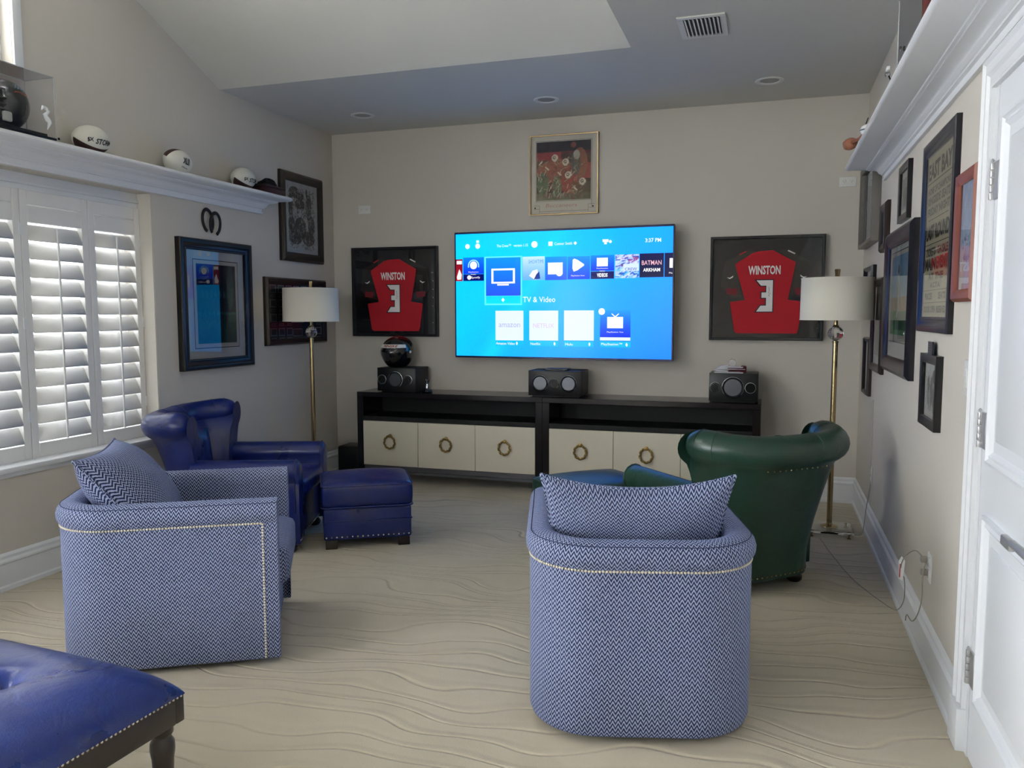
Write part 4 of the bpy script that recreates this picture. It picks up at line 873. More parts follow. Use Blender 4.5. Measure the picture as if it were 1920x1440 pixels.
lettering('PENSKE', mat('red_strip_lettering', (150, 24, 34), .5), st, 1.05, rad(9), .25, rad(20), 0, shear=.35, bold=.03, fn=lambda x, y, z: tuple(helm_pt(x, z, 1.028)))
patch('chin_vent', M_rubber, -.4, .4, rad(-42), rad(-34), 1.006, 10, 2)
lathe('visor_pivot', M_nickel, t, [(0, 0), (.012, 0), (.010, .004), (0, .005)], 16, loc=(.136, -.01, .13), rot=(0, 0, PI/2), axis='y')

# ------------------------------------------------------------------ floor lamps
def floor_lamp(label, loc, sc=1.0):
    t = thing('floor_lamp', label, 'floor lamp', loc, 0, 'pair of brass floor lamps'); t.scale = (1, 1, sc)
    box('base_plate', M_acryl_base, t, -.135, .135, -.135, .135, .028, .048, .002, 1)
    for sx in (-1, 1):
        for sy in (-1, 1): lathe('base_foot', M_brass2, t, [(0, 0), (.013, 0), (.013, .006), (.006, .010), (.006, .028), (.012, .030), (0, .031)], 14, loc=(sx*.11, sy*.11, 0))
    lathe('stem_flange', M_brass2, t, [(0, .048), (.052, .048), (.050, .053), (.020, .060), (.016, .075), (0, .075)], 28)
    lathe('pole', M_brass2, t, [(0, .07), (.0165, .07), (.0165, 1.215), (.019, 1.218), (.019, 1.226), (.009, 1.230), (0, 1.230)], 20)
    for a in (0, PI/2): pass
    lathe('crystal_ball', M_crystal, t, [(0, 1.228)]+[(.046*math.sin(PI*k/10), 1.274-.046*math.cos(PI*k/10)) for k in range(1, 10)]+[(0, 1.320)], 12, angle=15)
    lathe('neck', M_brass2, t, [(0, 1.31), (.012, 1.31), (.020, 1.320), (.013, 1.328), (.011, 1.37), (0, 1.37)], 16)
    sh = lathe('lamp_shade', M_shade, t, [(.213, 1.357), (.216, 1.357), (.216, 1.363), (.2145, 1.364), (.2115, 1.611), (.213, 1.612), (.213, 1.618), (.210, 1.618), (.2125, 1.364), (.213, 1.357)], 64, angle=60)
    lathe('diffuser', M_shade, sh, [(0, 1.372), (.210, 1.372), (.210, 1.374), (0, 1.374)], 48)
    lathe('harp_rod', M_brass2, t, [(0, 1.37), (.006, 1.37), (.006, 1.60), (0, 1.60)], 10)
    bm = bmesh.new()
    for k in range(3):
        a = 2*PI*k/3+.4; add_tube(bm, [(0, 0, 1.600), (.211*math.cos(a), .211*math.sin(a), 1.600)], .002, 6)
    bm_obj('spider', bm, M_brass2, t)
    lathe('finial', M_brass2, t, [(0, 1.60), (.012, 1.60), (.015, 1.64), (.017, 1.662), (.017, 1.672), (0, 1.672)], 4, angle=20)
    return t
floor_lamp('brass floor lamp with off-white drum shade in the right corner behind the green chair', (.392, 5.40, 0))
floor_lamp('brass floor lamp with off-white drum shade behind the blue leather armchair', (-3.41, 5.50, 0), .988)

# ------------------------------------------------------------------ ledge objects
def football(label, loc, rz, roll_, tilt, panels, texts):
    t = thing('football', label, 'football', loc, 0, 'footballs on the left ledge')
    t.rotation_euler = (0, 0, 0)
    A, R_ = .138, .077
    rot = Matrix.Rotation(rz, 3, 'Z') @ Matrix.Rotation(tilt, 3, 'Y') @ Matrix.Rotation(roll_, 3, 'X')
    def pt(u, a, k=1.0):
        r = R_*max(0, 1-u*u)**.72*k; return tuple(rot @ Vector((A*u*(1 if k == 1 else 1), r*math.cos(a), r*math.sin(a))))
    zmin = min(pt(u/20, a/40*2*PI)[2] for u in range(-20, 21) for a in range(40))
    t.location = (loc[0], loc[1], loc[2]-zmin)
    for q in range(4):
        V = []; F = []; nu, na = 28, 9; a0 = q*PI/2
        for i in range(nu+1):
            u = -1+2*i/nu; u = math.sin(u*PI/2)
            for j in range(na+1):
                a = a0+PI/2*j/na; k = 1-.012*(1 if j in (0, na) else 0); V.append(pt(u, a, k))
        for i in range(nu):
            for j in range(na): F.append((i*(na+1)+j, (i+1)*(na+1)+j, (i+1)*(na+1)+j+1, i*(na+1)+j+1))
        mesh_obj('panel', V, F, M_balw if panels[q] == 'w' else M_balb, t, smooth=True)
    for s, u0, a0, w, h, sh in texts:
        lettering(s, M_blackprint, t, w, h, 0, 0, 0, bold=.025, shear=sh, fn=lambda x, y, z: pt(u0+x/A, a0-z/R_, 1.05))
    return t
LZ = 2.275
# ball axis along the wall (local x -> world y)
football('white and brown football reading STORM nearest the display case', (-3.575, 3.585, LZ), PI/2+rad(8), rad(42), rad(-4), 'wwbw', [('STORM', .05, rad(150), .125, .030, .25), ('\u00a7X', -.58, rad(148), .03, .034, 0)])
football('white and brown football reading XLIII, brown panel on top, middle of the ledge', (-3.575, 4.262, LZ), PI/2+rad(14), rad(28), rad(4), 'bwww', [('XLIII', -.22, rad(156), .062, .040, 0), ('SUPER BOWL', -.22, rad(188), .055, .007, 0)])
football('white and brown football reading STORM beside the dark red box', (-3.575, 4.925, LZ), PI/2+rad(12), rad(42), rad(-4), 'wwbw', [('STORM', .05, rad(150), .125, .030, .25), ('\u00a7X', -.58, rad(148), .03, .034, 0)])
t = thing('keepsake_box', 'dark red leather box at the far end of the left ledge', 'box', (-3.575, 5.22, LZ)); box('box_body', M_brownleather, t, -.07, .07, -.12, .12, 0, .048, .006); box('box_lid', M_brownleather, t, -.072, .072, -.122, .122, .049, .066, .006)
t = thing('knit_cap', 'crumpled near-black cloth cap lying on the dark red box', 'cap', (-3.575, 5.215, LZ+.066))
V = []; F = []; nu, nv = 24, 10
for j in range(nv+1):
    ph = PI/2*j/nv
    for i in range(nu):
        a = 2*PI*i/nu; r = 1+.13*math.sin(3*a+1)+.08*math.sin(7*a+j*.6); V.append((.055*r*math.cos(a)*math.cos(ph), .095*r*math.sin(a)*math.cos(ph), .052*math.sin(ph)*(1+.2*math.sin(4*a))))
for j in range(nv):
    for i in range(nu): F.append((j*nu+i, j*nu+(i+1) % nu, (j+1)*nu+(i+1) % nu, (j+1)*nu+i))
mesh_obj('crown', V, F, M_darkcloth, t, smooth=True); box('brim', M_darkcloth, t, -.04, .06, -.11, -.03, 0, .008, .004)
# display case with football helmet
cs = thing('display_case', 'clear acrylic display case on the left ledge beside the upper window', 'display case', (-3.565, 3.09, LZ))
box('case_base', M_black, cs, -.098, .098, -.235, .17, 0, .012, .002); box('riser', M_black, cs, -.07, .07, -.22, .14, .012, .030, .002)
bm = bmesh.new(); th = .004
for a in (((.096, -.233, .012), (.096, .168, .012), (.096, .168, .312), (.096, -.233, .312)), ((-.096, -.233, .012), (-.096, .168, .012), (-.096, .168, .312), (-.096, -.233, .312)), ((-.096, .168, .012), (.096, .168, .012), (.096, .168, .312), (-.096, .168, .312)), ((-.096, -.233, .012), (.096, -.233, .012), (.096, -.233, .312), (-.096, -.233, .312)), ((-.096, -.233, .312), (.096, -.233, .312), (.096, .168, .312), (-.096, .168, .312))): bm.faces.new([bm.verts.new(v) for v in a])
cc = bm_obj('clear_cover', bm, M_acryl, cs)
for a, b in (((.096, .168, .012), (.096, .168, .312)), ((.096, -.233, .312), (.096, .168, .312)), ((-.096, .168, .012), (-.096, .168, .312)), ((-.096, -.233, .312), (-.096, .168, .312)), ((-.096, .168, .312), (.096, .168, .312))): tube('cover_edge', M_edge, cc, [a, b], .0022, 6)
tube('etched_emblem', mat('frosted_etching', (225, 228, 230), .5), cs, [(.098, .085, .135), (.098, .095, .152), (.098, .112, .150), (.098, .125, .135), (.098, .105, .115), (.098, .115, .095), (.098, .130, .08), (.098, .115, .045)], [.003, .008, .008, .008, .012, .014, .012, .003], 8)
box('case_clip', M_black, cs, .098, .103, .172, .184, .006, .018, .002)
hm = thing('football_helmet', 'dark pewter football helmet with face mask inside the acrylic case', 'helmet', (-3.565, 3.055, LZ+.030), 0)
V = []; F = []; nu, nv = 40, 22; keep = {}
def fh(a, ph, k=1.0):   # a=0 faces -y
    x = math.sin(a)*math.cos(ph)*.092*k; y = -math.cos(a)*math.cos(ph)*.118*k; z = .118+(.108 if ph > 0 else .13)*math.sin(ph)*k
    return (x, y, z)
for j in range(nv+1):
    ph = -rad(58)+(PI/2+rad(58))*j/nv
    for i in range(nu): V.append(fh(2*PI*i/nu, ph))
for j in range(nv):
    ph = math.degrees(-rad(58)+(PI/2+rad(58))*(j+.5)/nv)
    for i in range(nu):
        a = math.degrees(2*PI*(i+.5)/nu); a = a-360 if a > 180 else a
        if ph < 22 and abs(a) < 58-(0 if ph > -20 else 10): continue
        F.append((j*nu+i, j*nu+(i+1) % nu, (j+1)*nu+(i+1) % nu, (j+1)*nu+i))
o = mesh_obj('shell', V, F, M_pewhelm, hm, smooth=True); md = o.modifiers.new('t', 'SOLIDIFY'); md.thickness = .006
lettering('XXXV', mat('pale_blue_decal', (150, 180, 196), .5), hm, .095, .032, 0, 0, 0, shear=.3, bold=.02, fn=lambda x, y, z: fh(PI/2+x/.11+.35, rad(42)+z/.11, 1.02))
lettering('~', mat('orange_decal', (190, 100, 60), .5), hm, .09, .014, 0, 0, 0, fn=lambda x, y, z: fh(PI/2+x/.11+.25, rad(22)+z/.11, 1.02))
for k, (z, w) in enumerate(((.118, .085), (.09, .084), (.06, .078), (.03, .066))):
    pts = [(w*math.sin(a), -.06-.095*math.cos(a) if True else 0, z) for a in [rad(-90+180*i/14) for i in range(15)]]
    tube('face_mask_bar', M_black, hm, pts, .0035, 6)
for s in (-.035, .035): tube('face_mask_bar', M_black, hm, [(s, -.149, .118), (s, -.150, .09), (s, -.148, .06), (s, -.143, .03)], .0035, 6)
for s in (-1, 1): box('jaw_pad', M_white, hm, s*.075-.01, s*.075+.01, -.075, -.03, .012, .06, .008)

# right ledge objects
RZ = 2.292
t = thing('turned_mallet', 'small orange wood mallet with round head lying at the far end of the right ledge', 'mallet', (.450, 5.03, RZ+.058), 0)
t.rotation_euler = (0, 0, 0)
lathe('head', M_orangewood, t, [(0, -.034), (.022, -.034), (.031, -.018), (.034, 0), (.031, .018), (.022, .034), (0, .034)], 24, loc=(-.040, .02, .012), rot=(0, PI/2-.3, .2))
tube('handle', M_orangewood, t, [(-.035, .01, .012), (.0, -.09, .02), (.02, -.19, .028)], [.010, .009, .012], 12); tube('stem', M_black, t, [(.006, -.12, .03), (.022, -.26, .09)], .003, 6)
t = thing('silver_ornament', 'small silver and black figure at the edge of the right ledge', 'figurine', (.440, 3.62, RZ))
tube('post', M_black, t, [(0, 0, 0), (-.004, 0, .04), (-.012, .01, .062)], .003, 6); lathe('bead', M_chrome, t, [(0, -.012), (.009, -.008), (.012, 0), (.009, .008), (0, .012)], 14, loc=(-.014, .01, .066)); box('wing', M_white, t, -.022, -.010, -.022, .014, .074, .090, .003); box('foot', M_black, t, -.015, .015, -.02, .02, 0, .004)
t = thing('white_cap_ball', 'small white rounded object at the edge of the right ledge', 'ball', (.440, 4.45, RZ-.002)); lathe('shell', M_white, t, [(0, 0), (.028, .004), (.036, .02), (.030, .038), (.014, .048), (0, .05)], 20); lathe('band', M_chrome, t, [(.0365, .017), (.038, .020), (.0365, .023)], 20)
t = thing('acrylic_block', 'large clear acrylic display box on the near part of the right ledge', 'display case', (.50, 3.06, RZ))
bm = bmesh.new()
for a in (((-.083, -.26, 0), (-.083, .24, 0), (-.083, .24, .235), (-.083, -.26, .235)), ((.083, -.26, 0), (.083, .24, 0), (.083, .24, .235), (.083, -.26, .235)), ((-.083, .24, 0), (.083, .24, 0), (.083, .24, .235), (-.083, .24, .235)), ((-.083, -.26, .235), (.083, -.26, .235), (.083, .24, .235), (-.083, .24, .235))): bm.faces.new([bm.verts.new(v) for v in a])
cc = bm_obj('clear_cover', bm, M_acryl, t)
for a, b in (((-.083, .24, 0), (-.083, .24, .235)), ((-.083, -.26, .235), (-.083, .24, .235)), ((-.083, -.26, 0), (-.083, .24, 0))): tube('cover_edge', M_edge, cc, [a, b], .0018, 6); lathe('latch', M_chrome, t, [(0, 0), (.008, 0), (.008, .006), (0, .007)], 12, loc=(-.086, .12, .03), rot=(0, 0, -PI/2), axis='y')
t = thing('red_book', 'dark red box inside the acrylic display on the right ledge', 'box', (.49, 2.96, RZ+.001)); box('cover', mat('dark_red_cover', (92, 30, 32), .45, noise=.15), t, -.055, .06, -.13, .12, 0, .12, .004); box('label_band', M_brass, t, -.0562, -.0550, -.06, .06, .04, .08)

# ------------------------------------------------------------------ upholstery helpers
def round_u(hw, yb, yf, r, step=.02):
    """open U path (outer face): from front right, round the back, to front left; returns [(x, y, nx, ny, s)]"""
    pts = []; n1 = max(2, int((yf-yb-r)/step))
    for k in range(n1): pts.append((hw, yf-(yf-yb-r)*k/n1, 1, 0))
    na = max(6, int(r*PI/2/step))
    for k in range(na+1):
        a = PI/2*k/na; pts.append((hw-r+r*math.cos(a), yb+r-r*math.sin(a), math.cos(a), -math.sin(a)))
    nb = max(2, int(2*(hw-r)/step))
    for k in range(1, nb): pts.append((hw-r-2*(hw-r)*k/nb, yb, 0, -1))
    for k in range(na+1):
        a = PI/2*k/na; pts.append((-(hw-r)-r*math.sin(a), yb+r-r*math.cos(a), -math.sin(a), -math.cos(a)))
    for k in range(1, n1+1): pts.append((-hw, yb+r+(yf-yb-r)*k/n1, -1, 0))
    out = []; s = 0
    for i, p in enumerate(pts):
        if i: s += math.hypot(p[0]-pts[i-1][0], p[1]-pts[i-1][1])
        out.append((*p, s))
    return out
def sweep(name, m, parent, path, prof, cap=True, fn=None):
    """prof: closed list of (inward offset, z). uv in metres"""
    n = len(prof); V = []; UV = []; F = []
    ls = [0]
    for a, b in zip(prof, prof[1:]): ls.append(ls[-1]+math.hypot(b[0]-a[0], b[1]-a[1]))
    for (x, y, nx, ny, s) in path:
        for (d, z), l in zip(prof, ls):
            dd, zz = (d, z) if fn is None else fn(d, z, s, l)
            V.append((x-nx*dd, y-ny*dd, zz)); UV.append((s, l))
    for i in range(len(path)-1):
        for k in range(n-1): F.append((i*n+k, i*n+k+1, (i+1)*n+k+1, (i+1)*n+k))
    if cap:
        b = len(V)
        for i in (0, len(path)-1):
            x, y, nx, ny, s = path[i]
            for d, z in prof:
                V.append((x-nx*d, y-ny*d, z)); UV.append((x-nx*d, z))
        F.append(tuple(range(b, b+n))); F.append(tuple(range(b+n, b+2*n))[::-1])
    me = bpy.data.meshes.new(name); me.from_pydata(V, [], F); me.materials.append(m)
    ul = me.uv_layers.new(name='UVMap')
    for p_ in me.polygons:
        for li in p_.loop_indices: ul.data[li].uv = UV[me.loops[li].vertex_index]
    bm = bmesh.new(); bm.from_mesh(me); bmesh.ops.recalc_face_normals(bm, faces=bm.faces); bm.to_mesh(me); bm.free()
    me.polygons.foreach_set('use_smooth', [True]*len(me.polygons)); me.set_sharp_from_angle(angle=rad(50))
    return link(bpy.data.objects.new(name, me), parent)
def box_uv(o):
    me = o.data
    if not me.uv_layers: me.uv_layers.new(name='UVMap')
    ul = me.uv_layers[0]
    for p_ in me.polygons:
        nx, ny, nz = map(abs, p_.normal)
        for li in p_.loop_indices:
            c = me.vertices[me.loops[li].vertex_index].co
            ul.data[li].uv = (c.y, c.z) if nx > max(ny, nz) else ((c.x, c.z) if ny >= nz else (c.x, c.y))
    return o
def puff(name, m, parent, x0, x1, y0, y1, z0, z1, r=.03, crown_=.02, n=14, side=.0):
    """soft cushion: rounded box whose top (and sides) swell"""
    bm = bmesh.new(); bmesh.ops.create_cube(bm, size=2); bmesh.ops.subdivide_edges(bm, edges=bm.edges, cuts=n, use_grid_fill=True)
    hx, hy, hz = (x1-x0)/2, (y1-y0)/2, (z1-z0)/2; cx, cy, cz = (x0+x1)/2, (y0+y1)/2, (z0+z1)/2
    for v_ in bm.verts:
        q = Vector((v_.co.x*hx, v_.co.y*hy, v_.co.z*hz)); c = Vector((max(-hx+r, min(hx-r, q.x)), max(-hy+r, min(hy-r, q.y)), max(-hz+r, min(hz-r, q.z))))
        d = q-c
        if d.length > 1e-9: q = c+d.normalized()*min(r, max(abs(d.x), abs(d.y), abs(d.z)))
        u, w = q.x/hx, q.y/hy; top = max(0, q.z/hz)
        q.z += crown_*(1-u*u)*(1-w*w)*top
        f = 1+side*(1-(q.z/hz)**2 if abs(q.z) < hz else 0); q.x *= f; q.y *= f
        v_.co = q+Vector((cx, cy, cz))
    return bm_obj(name, bm, m, parent, smooth=True)
def nails(name, m, parent, pts, r, step):
    """row(s) of domed nailheads along polylines of (pos, normal)"""
    bm = bmesh.new(); tmpl = []
    for line in pts:
        acc = 0; prev = None
        for pos, nor in line:
            pos = Vector(pos)
            if prev is not None:
                L_ = (pos-prev[0]).length
                while acc <= L_:
                    q = prev[0].lerp(pos, acc/L_); nn = Vector(prev[1]).lerp(Vector(nor), acc/L_).normalized(); tmpl.append((q, nn)); acc += step
                acc -= L_
            prev = (pos, nor)
    for q, nn in tmpl:
        rt_ = nn.to_track_quat('Z', 'Y').to_matrix().to_4x4()
        m4 = Matrix.Translation(q) @ rt_ @ Matrix.Diagonal((r, r, r*.6, 1))
        bmesh.ops.create_uvsphere(bm, u_segments=6, v_segments=4, radius=1, matrix=m4)
    o = bm_obj(name, bm, m, parent, smooth=True); o['kind'] = 'stuff'; return o

# ------------------------------------------------------------------ chevron tub chairs
HW, YBk, YF, RC, HT = .377, -.42, .42, .225, .668
def tub_chair(label, loc, rz):
    t = thing('tub_chair', label, 'armchair', loc, rz, 'pair of blue chevron tub chairs')
    path = round_u(HW, YBk, YF, RC)
    prof = [(.03, .022), (.008, .03), (0, .05), (0, .2), (0, .4), (0, .575), (.002, .583), (-.004, .59), (-.012, .605), (-.014, .625), (-.008, .645), (.004, .660), (.018, HT), (.046, HT+.006), (.072, HT), (.084, .657), (.091, .637), (.093, .60), (.093, .46), (.093, .28)]
    sh = sweep('shell', M_chev, t, path, prof)
    # welt seam lines along the roll
    pts = [(x-nx*.004, y-ny*.004, .661) for x, y, nx, ny, s in path]
    tube('seam', mat('navy_seam', (40, 50, 86), .8), sh, pts, .0016, 5)
    ln = [((x+nx*.001, y+ny*.001, .582), (nx, ny, 0)) for x, y, nx, ny, s in path if abs(y) < 9 and y < YF-.055]
    L1 = [((HW+.001, YF-.055, z), (1, 0, 0)) for z in (.04, .582)]; L2 = [((-HW-.001, YF-.055, z), (-1, 0, 0)) for z in (.04, .582)]
    nails('nailhead_trim', M_goldnail, t, [ln, L1, L2], .0049, .0112)
    b = box('front_panel', M_chev, t, -HW+.093, HW-.093, -.25, YF-.03, .03, .285, .01); box_uv(b)
    c = puff('seat_cushion', M_chev, t, -HW+.096, HW-.096, -.30, YF+.035, .285, .455, .045, .02); box_uv(c)
    lathe('swivel_base', M_black, t, [(0, 0), (.27, 0), (.27, .028), (0, .028)], 40)
    return t
tub_chair('blue chevron tub chair seen from behind, right of centre', (-.460, 2.900, 0), rad(15))
tub_chair('blue chevron tub chair seen from its side, left foreground', (-2.381, 2.785, 0), rad(-60))
def pillow(label, loc, rz, lean, w=.64, h=.42, th=.19, sag=.0, turn=0):
    t = thing('throw_pillow', label, 'pillow', loc, rz, 'chevron pillows on the tub chairs')
    n = 26; V = []; UV = []; F = []
    def P(u, v, side):
        x = w/2*u*(1-.045*(1-v*v))*(1-.13*(.5-.5*v)); z = h/2*v*(1-.10*(1-u*u)) 
        if v > 0: z -= sag*(1-u*u)*v
        d = th/2*((1-abs(u)**2.6)*(1-abs(v)**2.6))**.55*(1+.05*math.sin(u*5)*math.cos(v*4))
        return Vector((x, side*d, z))
    R3 = Matrix.Rotation(lean, 3, 'X') @ Matrix.Rotation(turn, 3, 'Y')
    base = -min((R3 @ P(u, -1, 1)).z for u in (-1, 0, 1))
    for side in (-1, 1):
        o_ = len(V)
        for j in range(n+1):
            for i in range(n+1):
                u = math.sin((-1+2*i/n)*PI/2); v = math.sin((-1+2*j/n)*PI/2); q = R3 @ P(u, v, side); V.append((q.x, q.y, q.z+base)); UV.append((w/2*u, h/2*v))
        for j in range(n):
            for i in range(n):
                f = (o_+j*(n+1)+i, o_+j*(n+1)+i+1, o_+(j+1)*(n+1)+i+1, o_+(j+1)*(n+1)+i); F.append(f if side < 0 else f[::-1])
    cv = mesh_obj('cover', V, F, M_chev, t, smooth=True, uvs=UV)
    ring = []
    for k in range(n): ring.append(P(math.sin((-1+2*k/n)*PI/2), -1, 0))
    for k in range(n): ring.append(P(1, math.sin((-1+2*k/n)*PI/2), 0))
    for k in range(n): ring.append(P(-math.sin((-1+2*k/n)*PI/2), 1, 0))
    for k in range(n): ring.append(P(-1, -math.sin((-1+2*k/n)*PI/2), 0))
    ring = [R3 @ q for q in ring]; bm = bmesh.new(); add_tube(bm, [(q.x, q.y, q.z+base) for q in ring], .006, 6, True); bmesh.ops.recalc_face_normals(bm, faces=bm.faces)
    pp = bm_obj('piping', bm, M_chev, cv, smooth=True); box_uv(pp)
    return t
def at(c, rz, x, y): return (c[0]+x*math.cos(rz)-y*math.sin(rz), c[1]+x*math.sin(rz)+y*math.cos(rz))
q = at((-.460, 2.900), rad(15), -.012, -.17); pillow('chevron pillow in the tub chair seen from behind', (q[0], q[1], .468), rad(15), rad(15), .655, .40, .19, .034)
q = at((-2.381, 2.785), rad(-60), .0, -.185); pillow('chevron pillow in the tub chair seen from its side', (q[0], q[1], .468), rad(-60), rad(38), .58, .47, .25)

# ------------------------------------------------------------------ leather armchairs
def leather_chair(label, loc, rz, m, kind):
    t = thing('leather_armchair', label, 'armchair', loc, rz, 'tufted leather armchairs')
    hw, yb, yf, r = .295, -.37, -.18, .185
    path = round_u(hw, yb, yf, r, .016); S_ = path[-1][4]
    H0 = .80
    prof = [(.02, .066), (0, .075), (-.004, .20), (-.035, .35), (-.075, .5), (-.112, .62), (-.130, .66)]
    cxr, czr, rr = -.105, .742, .078
    for k in range(15):
        a = rad(235)-rad(260)*k/14; prof.append((cxr+rr*math.cos(a)*1.05, czr+rr*math.sin(a)))
    prof += [(.030, .66), (.052, .58), (.070, .48), (.080, .38), (.080, .30)]
    nb = 5
    def f(d, z, s, l):
        e = min(s, S_-s); drop = 0
        if e < .14 and z > .45: drop = (1-e/.14)**2*.075*((z-.45)/.35)
        dd, zz = d, z; drop = 0
        if math.hypot(d-cxr, z-czr) < rr*1.12:
            k = math.sqrt(max(.05, 1-(1-min(1, e/.07))**2)); dd = cxr+(d-cxr)*k; zz = czr+(z-czr)*k
        zz += .024*math.exp(-(e/.16)**2)*max(0, (z-.45)/.35)

        if d > -.02 and z < .74 and z > .36 and l > .95:       # inner face: channels and buttons
            ph = s/S_*nb*2*PI; tuft = .020*(abs(math.sin(ph/2))**.6)-.008
            for bz, off in ((.62, 0), (.48, .5)):
                for k in range(nb+1):
                    sb = (k+off)/nb*S_; tuft -= .018*math.exp(-((s-sb)/.03)**2-((z-bz)/.03)**2)
            dd = d+tuft
        if l < 1.4 and z > .66: dd += -.006*abs(math.sin(s*9))
        return dd, zz
    bk = sweep('backrest', m, t, path, prof, fn=f)
    # pleat seams on the roll
    for s0 in (.10, .32, .52, .76, S_-.10):
        bm = bmesh.new()
        i = min(range(len(path)), key=lambda k: abs(path[k][4]-s0)); x, y, nx, ny, s = path[i]
        add_tube(bm, [(x-nx*(cxr+(rr+.001)*math.cos(a)*1.05), y-ny*(cxr+(rr+.001)*math.cos(a)*1.05), czr+(rr+.001)*math.sin(a)+.024*math.exp(-(min(s, S_-s)/.16)**2)) for a in [rad(220-200*k/12) for k in range(13)]], .0022, 5)
        bm_obj('roll_seam', bm, m, bk, smooth=True)
    # nails under the roll and down the rear edges
    ln = [((x+nx*.126, y+ny*.126, .655), (nx, ny, 0)) for x, y, nx, ny, s in path if .22 < s < S_-.22]
    nm = M_nail if kind == 'blue' else M_brass2
    nails('back_nails', nm, t, [ln], .0055, .034)
    # arms
    for sx in (-1, 1):
        pr = []   # cross-section in (x outward from 0, z): panel and roll
        pts = [(.0, .066), (.125, .066), (.128, .25), (.132, .40)]
        for k in range(13):
            a = rad(-60)+rad(270)*k/12; pts.append((.085+.070*math.cos(a), .485+.070*math.sin(a)))
        pts += [(.012, .40), (0, .30)]
        V = []; F = []; n = len(pts)
        ys = [(-.20, 1), (-.05, 1), (.12, 1), (.30, 1), (.385, 1), (.405, .97), (.415, .90)]
        for y, k in ys:
            for a, b in pts: V.append((sx*(.262+.07+(a-.07)*k), y, .33+(b-.33)*k if b > .2 else b))
        for i in range(len(ys)-1):
            for k in range(n): F.append((i*n+k, i*n+(k+1) % n, (i+1)*n+(k+1) % n, (i+1)*n+k))
        F.append(tuple(range(n))); F.append(tuple(range((len(ys)-1)*n, len(ys)*n))[::-1])
        bm = bmesh.new(); vv = [bm.verts.new(v) for v in V]
        for f_ in F: bm.faces.new([vv[i] for i in f_])
        bmesh.ops.recalc_face_normals(bm, faces=bm.faces); ar = bm_obj('arm', bm, m, t, angle=55)
        # piping round the front scroll
        add = [(sx*(.262+.07+(a-.07)), .392, b) for a, b in pts[2:]]
        tube('scroll_piping', m, ar, add, .005, 6)
        nails('arm_nails', nm, t, [[((sx*.392, y, .085), (sx, 0, 0)) for y in (-.1, .39)], [((x, .417, .088), (0, 1, 0)) for x in ((.27, .385) if sx > 0 else (-.385, -.27))]], .0065, .028)
    box('seat_base', m, t, -.262, .262, -.28, .385, .066, .30, .012)
    puff('seat_cushion', m, t, -.258, .258, -.24, .422, .295, .425, .045, .028)
    nails('base_nails', nm, t, [[((x, .388, .085), (0, 1, 0)) for x in (-.25, .25)], [((x+nx*.002, y+ny*.002, .095), (nx, ny, 0)) for x, y, nx, ny, s in path]], .0065, .03)
    for sx in (-1, 1):
        for y in (-.25, .34):
            lathe('foot', M_walnut, t, [(0, 0), (.030, 0), (.040, .012), (.041, .030), (.028, .046), (.028, .067), (0, .067)], 20, loc=(sx*(.23 if y < 0 else .31), y, 0))
    return t
leather_chair('royal blue tufted leather armchair by the window', (-3.085, 4.20, 0), rad(-71), M_bluel, 'blue')
leather_chair('dark green leather armchair seen from behind, by the right wall', (-.185, 4.40, 0), rad(43), M_greenl, 'green')

def ottoman(label, c, rz, w, d, hb, ht, m, nm):
    t = thing('leather_ottoman', label, 'ottoman', (c[0], c[1], 0), rz)
    b = box('base', m, t, -w/2, w/2, -d/2, d/2, .055, hb, .012, 3)
    tube('band_welt', m, b, [(-w/2-.002, -d/2-.002, hb-.075), (w/2+.002, -d/2-.002, hb-.075), (w/2+.002, d/2+.002, hb-.075), (-w/2-.002, d/2+.002, hb-.075)], .004, 6, True)
    cu = puff('cushion', m, t, -w/2-.008, w/2+.008, -d/2-.008, d/2+.008, hb, ht, .03, .035, 14, .015)
    for z in (ht-.014, hb+.008):
        pts = []; W2, D2, rr = w/2+.010, d/2+.010, .03
        for cx, cy, a0 in ((W2-rr, -D2+rr, -90), (W2-rr, D2-rr, 0), (-W2+rr, D2-rr, 90), (-W2+rr, -D2+rr, 180)):
            for k in range(5): a = rad(a0+90*k/4); pts.append((cx+rr*math.cos(a), cy+rr*math.sin(a), z))
        tube('piping', m, cu, pts, .0048, 6, True)
    C4 = [(-w/2, -d/2), (w/2, -d/2), (w/2, d/2), (-w/2, d/2)]; rows = []
    for k in range(4):
        a, b_ = C4[k], C4[(k+1) % 4]; nx, ny = ((0, -1), (1, 0), (0, 1), (-1, 0))[k]
        rows.append([((a[0]+(b_[0]-a[0])*q+nx*.001, a[1]+(b_[1]-a[1])*q+ny*.001, .075), (nx, ny, 0)) for q in (.03, .97)])
    nails('nailhead_trim', nm, t, rows, .0068, .0305)
    for sx in (-1, 1):
        for sy in (-1, 1): box('foot', M_walnut, t, sx*(w/2-.045)-.035, sx*(w/2-.045)+.035, sy*(d/2-.045)-.035, sy*(d/2-.045)+.035, 0, .056, .004)
    return t
def corner_center(p, rz, w, d):   # p: front left corner
    return (p[0]+w/2*math.cos(rz)-d/2*math.sin(rz), p[1]+w/2*math.sin(rz)+d/2*math.cos(rz))
ottoman('royal blue leather ottoman in front of the blue armchair', corner_center((-2.485, 4.092), rad(31), .52, .44), rad(31), .52, .44, .245, .395, M_bluel, M_nail)
ottoman('dark green leather ottoman mostly hidden behind the chevron tub chair', (-.99, 4.70), rad(43), .58, .48, .27, .405, M_greenl, M_brass2)

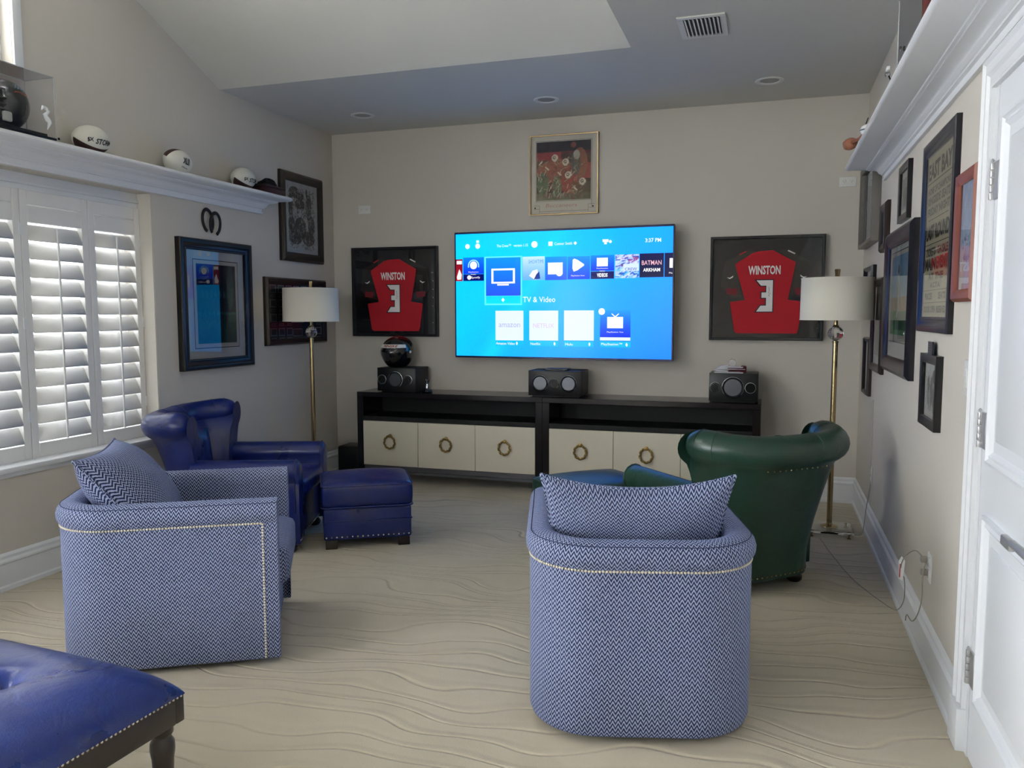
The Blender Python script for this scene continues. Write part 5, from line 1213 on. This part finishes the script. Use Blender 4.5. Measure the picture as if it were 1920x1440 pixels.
# ------------------------------------------------------------------ bench ottoman, lower left
t = thing('bench_ottoman', 'large tufted blue leather bench on turned dark legs, lower left corner', 'ottoman', (-2.066, 1.385, 0), rad(-4))
bw, bd, zr0, zr1 = 1.06, .80, .29, .345
bm = bmesh.new()
for a in ((-bw/2, bw/2, -bd/2, -bd/2+.03), (-bw/2, bw/2, bd/2-.03, bd/2), (-bw/2, -bw/2+.03, -bd/2+.03, bd/2-.03), (bw/2-.03, bw/2, -bd/2+.03, bd/2-.03)): add_box(bm, *a, .285, .362, .004, 2)
bm_obj('rail', bm, M_walnut, t, angle=40)
nx_, ny_ = 64, 52; V = []; F = []; btn = []
btn = [(.17, .13), (-.17, .13), (.17, -.15), (-.17, -.15)]
ends = [(.47, .34), (.17, .38), (.50, 0), (-.47, .34), (-.17, .38), (-.5, 0), (.47, -.34), (.17, -.38), (-.17, -.38), (-.47, -.34)]
for j in range(ny_+1):
    for i in range(nx_+1):
        u, v = -1+2*i/nx_, -1+2*j/ny_; u, v = math.sin(u*PI/2), math.sin(v*PI/2); x, y = u*bw/2, v*bd/2
        ex = 1-abs(u)**6; ey = 1-abs(v)**6; z = .362+.088*(max(0, ex*ey))**.42+.018*(1-u*u)*(1-v*v)
        for bx, by in btn:
            d2 = (x-bx)**2+(y-by)**2; z -= .045*math.exp(-d2/.0016)+.012*math.exp(-d2/.009)
        for (ax, ay) in btn:      # pleats between buttons and out to the edges
            for k_, (bx, by) in enumerate(btn+ends):
                L_ = math.hypot(bx-ax, by-ay)
                if .05 < L_ < .42:
                    tt = max(0, min(1, ((x-ax)*(bx-ax)+(y-ay)*(by-ay))/L_**2)); dd = math.hypot(x-ax-tt*(bx-ax), y-ay-tt*(by-ay)); z -= (.007 if k_ < 4 else .006*(1-tt))*math.exp(-(dd/.012)**2)
        V.append((x*(1+.010*(1-abs(z-.39)*10 if abs(z-.39) < .1 else 0)), y, z))
for j in range(ny_):
    for i in range(nx_): F.append((j*(nx_+1)+i, j*(nx_+1)+i+1, (j+1)*(nx_+1)+i+1, (j+1)*(nx_+1)+i))
cu = mesh_obj('cushion', V, F, M_bluel2, t, smooth=True)
for bx, by in btn: lathe('button', M_bluel2, cu, [(0, .007), (.008, .006), (.013, .002), (.013, -.002), (0, -.002)], 12, loc=(bx, by, .424))
rows = []; C4 = [(-bw/2, -bd/2), (bw/2, -bd/2), (bw/2, bd/2), (-bw/2, bd/2)]
for k in range(4):
    a, b_ = C4[k], C4[(k+1) % 4]; nx, ny = ((0, -1), (1, 0), (0, 1), (-1, 0))[k]
    rows.append([((a[0]+(b_[0]-a[0])*q+nx*.0015, a[1]+(b_[1]-a[1])*q+ny*.0015, .360), (nx, ny, 0)) for q in (.005, .995)])
nails('nailhead_trim', M_nail, t, rows, .0052, .0135)
for sx in (-1, 1):
    for sy in (-1, 1):
        lathe('leg', M_walnut, t, [(0, 0), (.014, 0), (.018, .01), (.016, .03), (.022, .05), (.026, .12), (.029, .19), (.031, .20), (.033, .215), (.032, .235), (.026, .245), (.024, .252), (.030, .262), (.030, .285), (0, .285)], 24, loc=(sx*(bw/2-.042), sy*(bd/2-.042), 0))
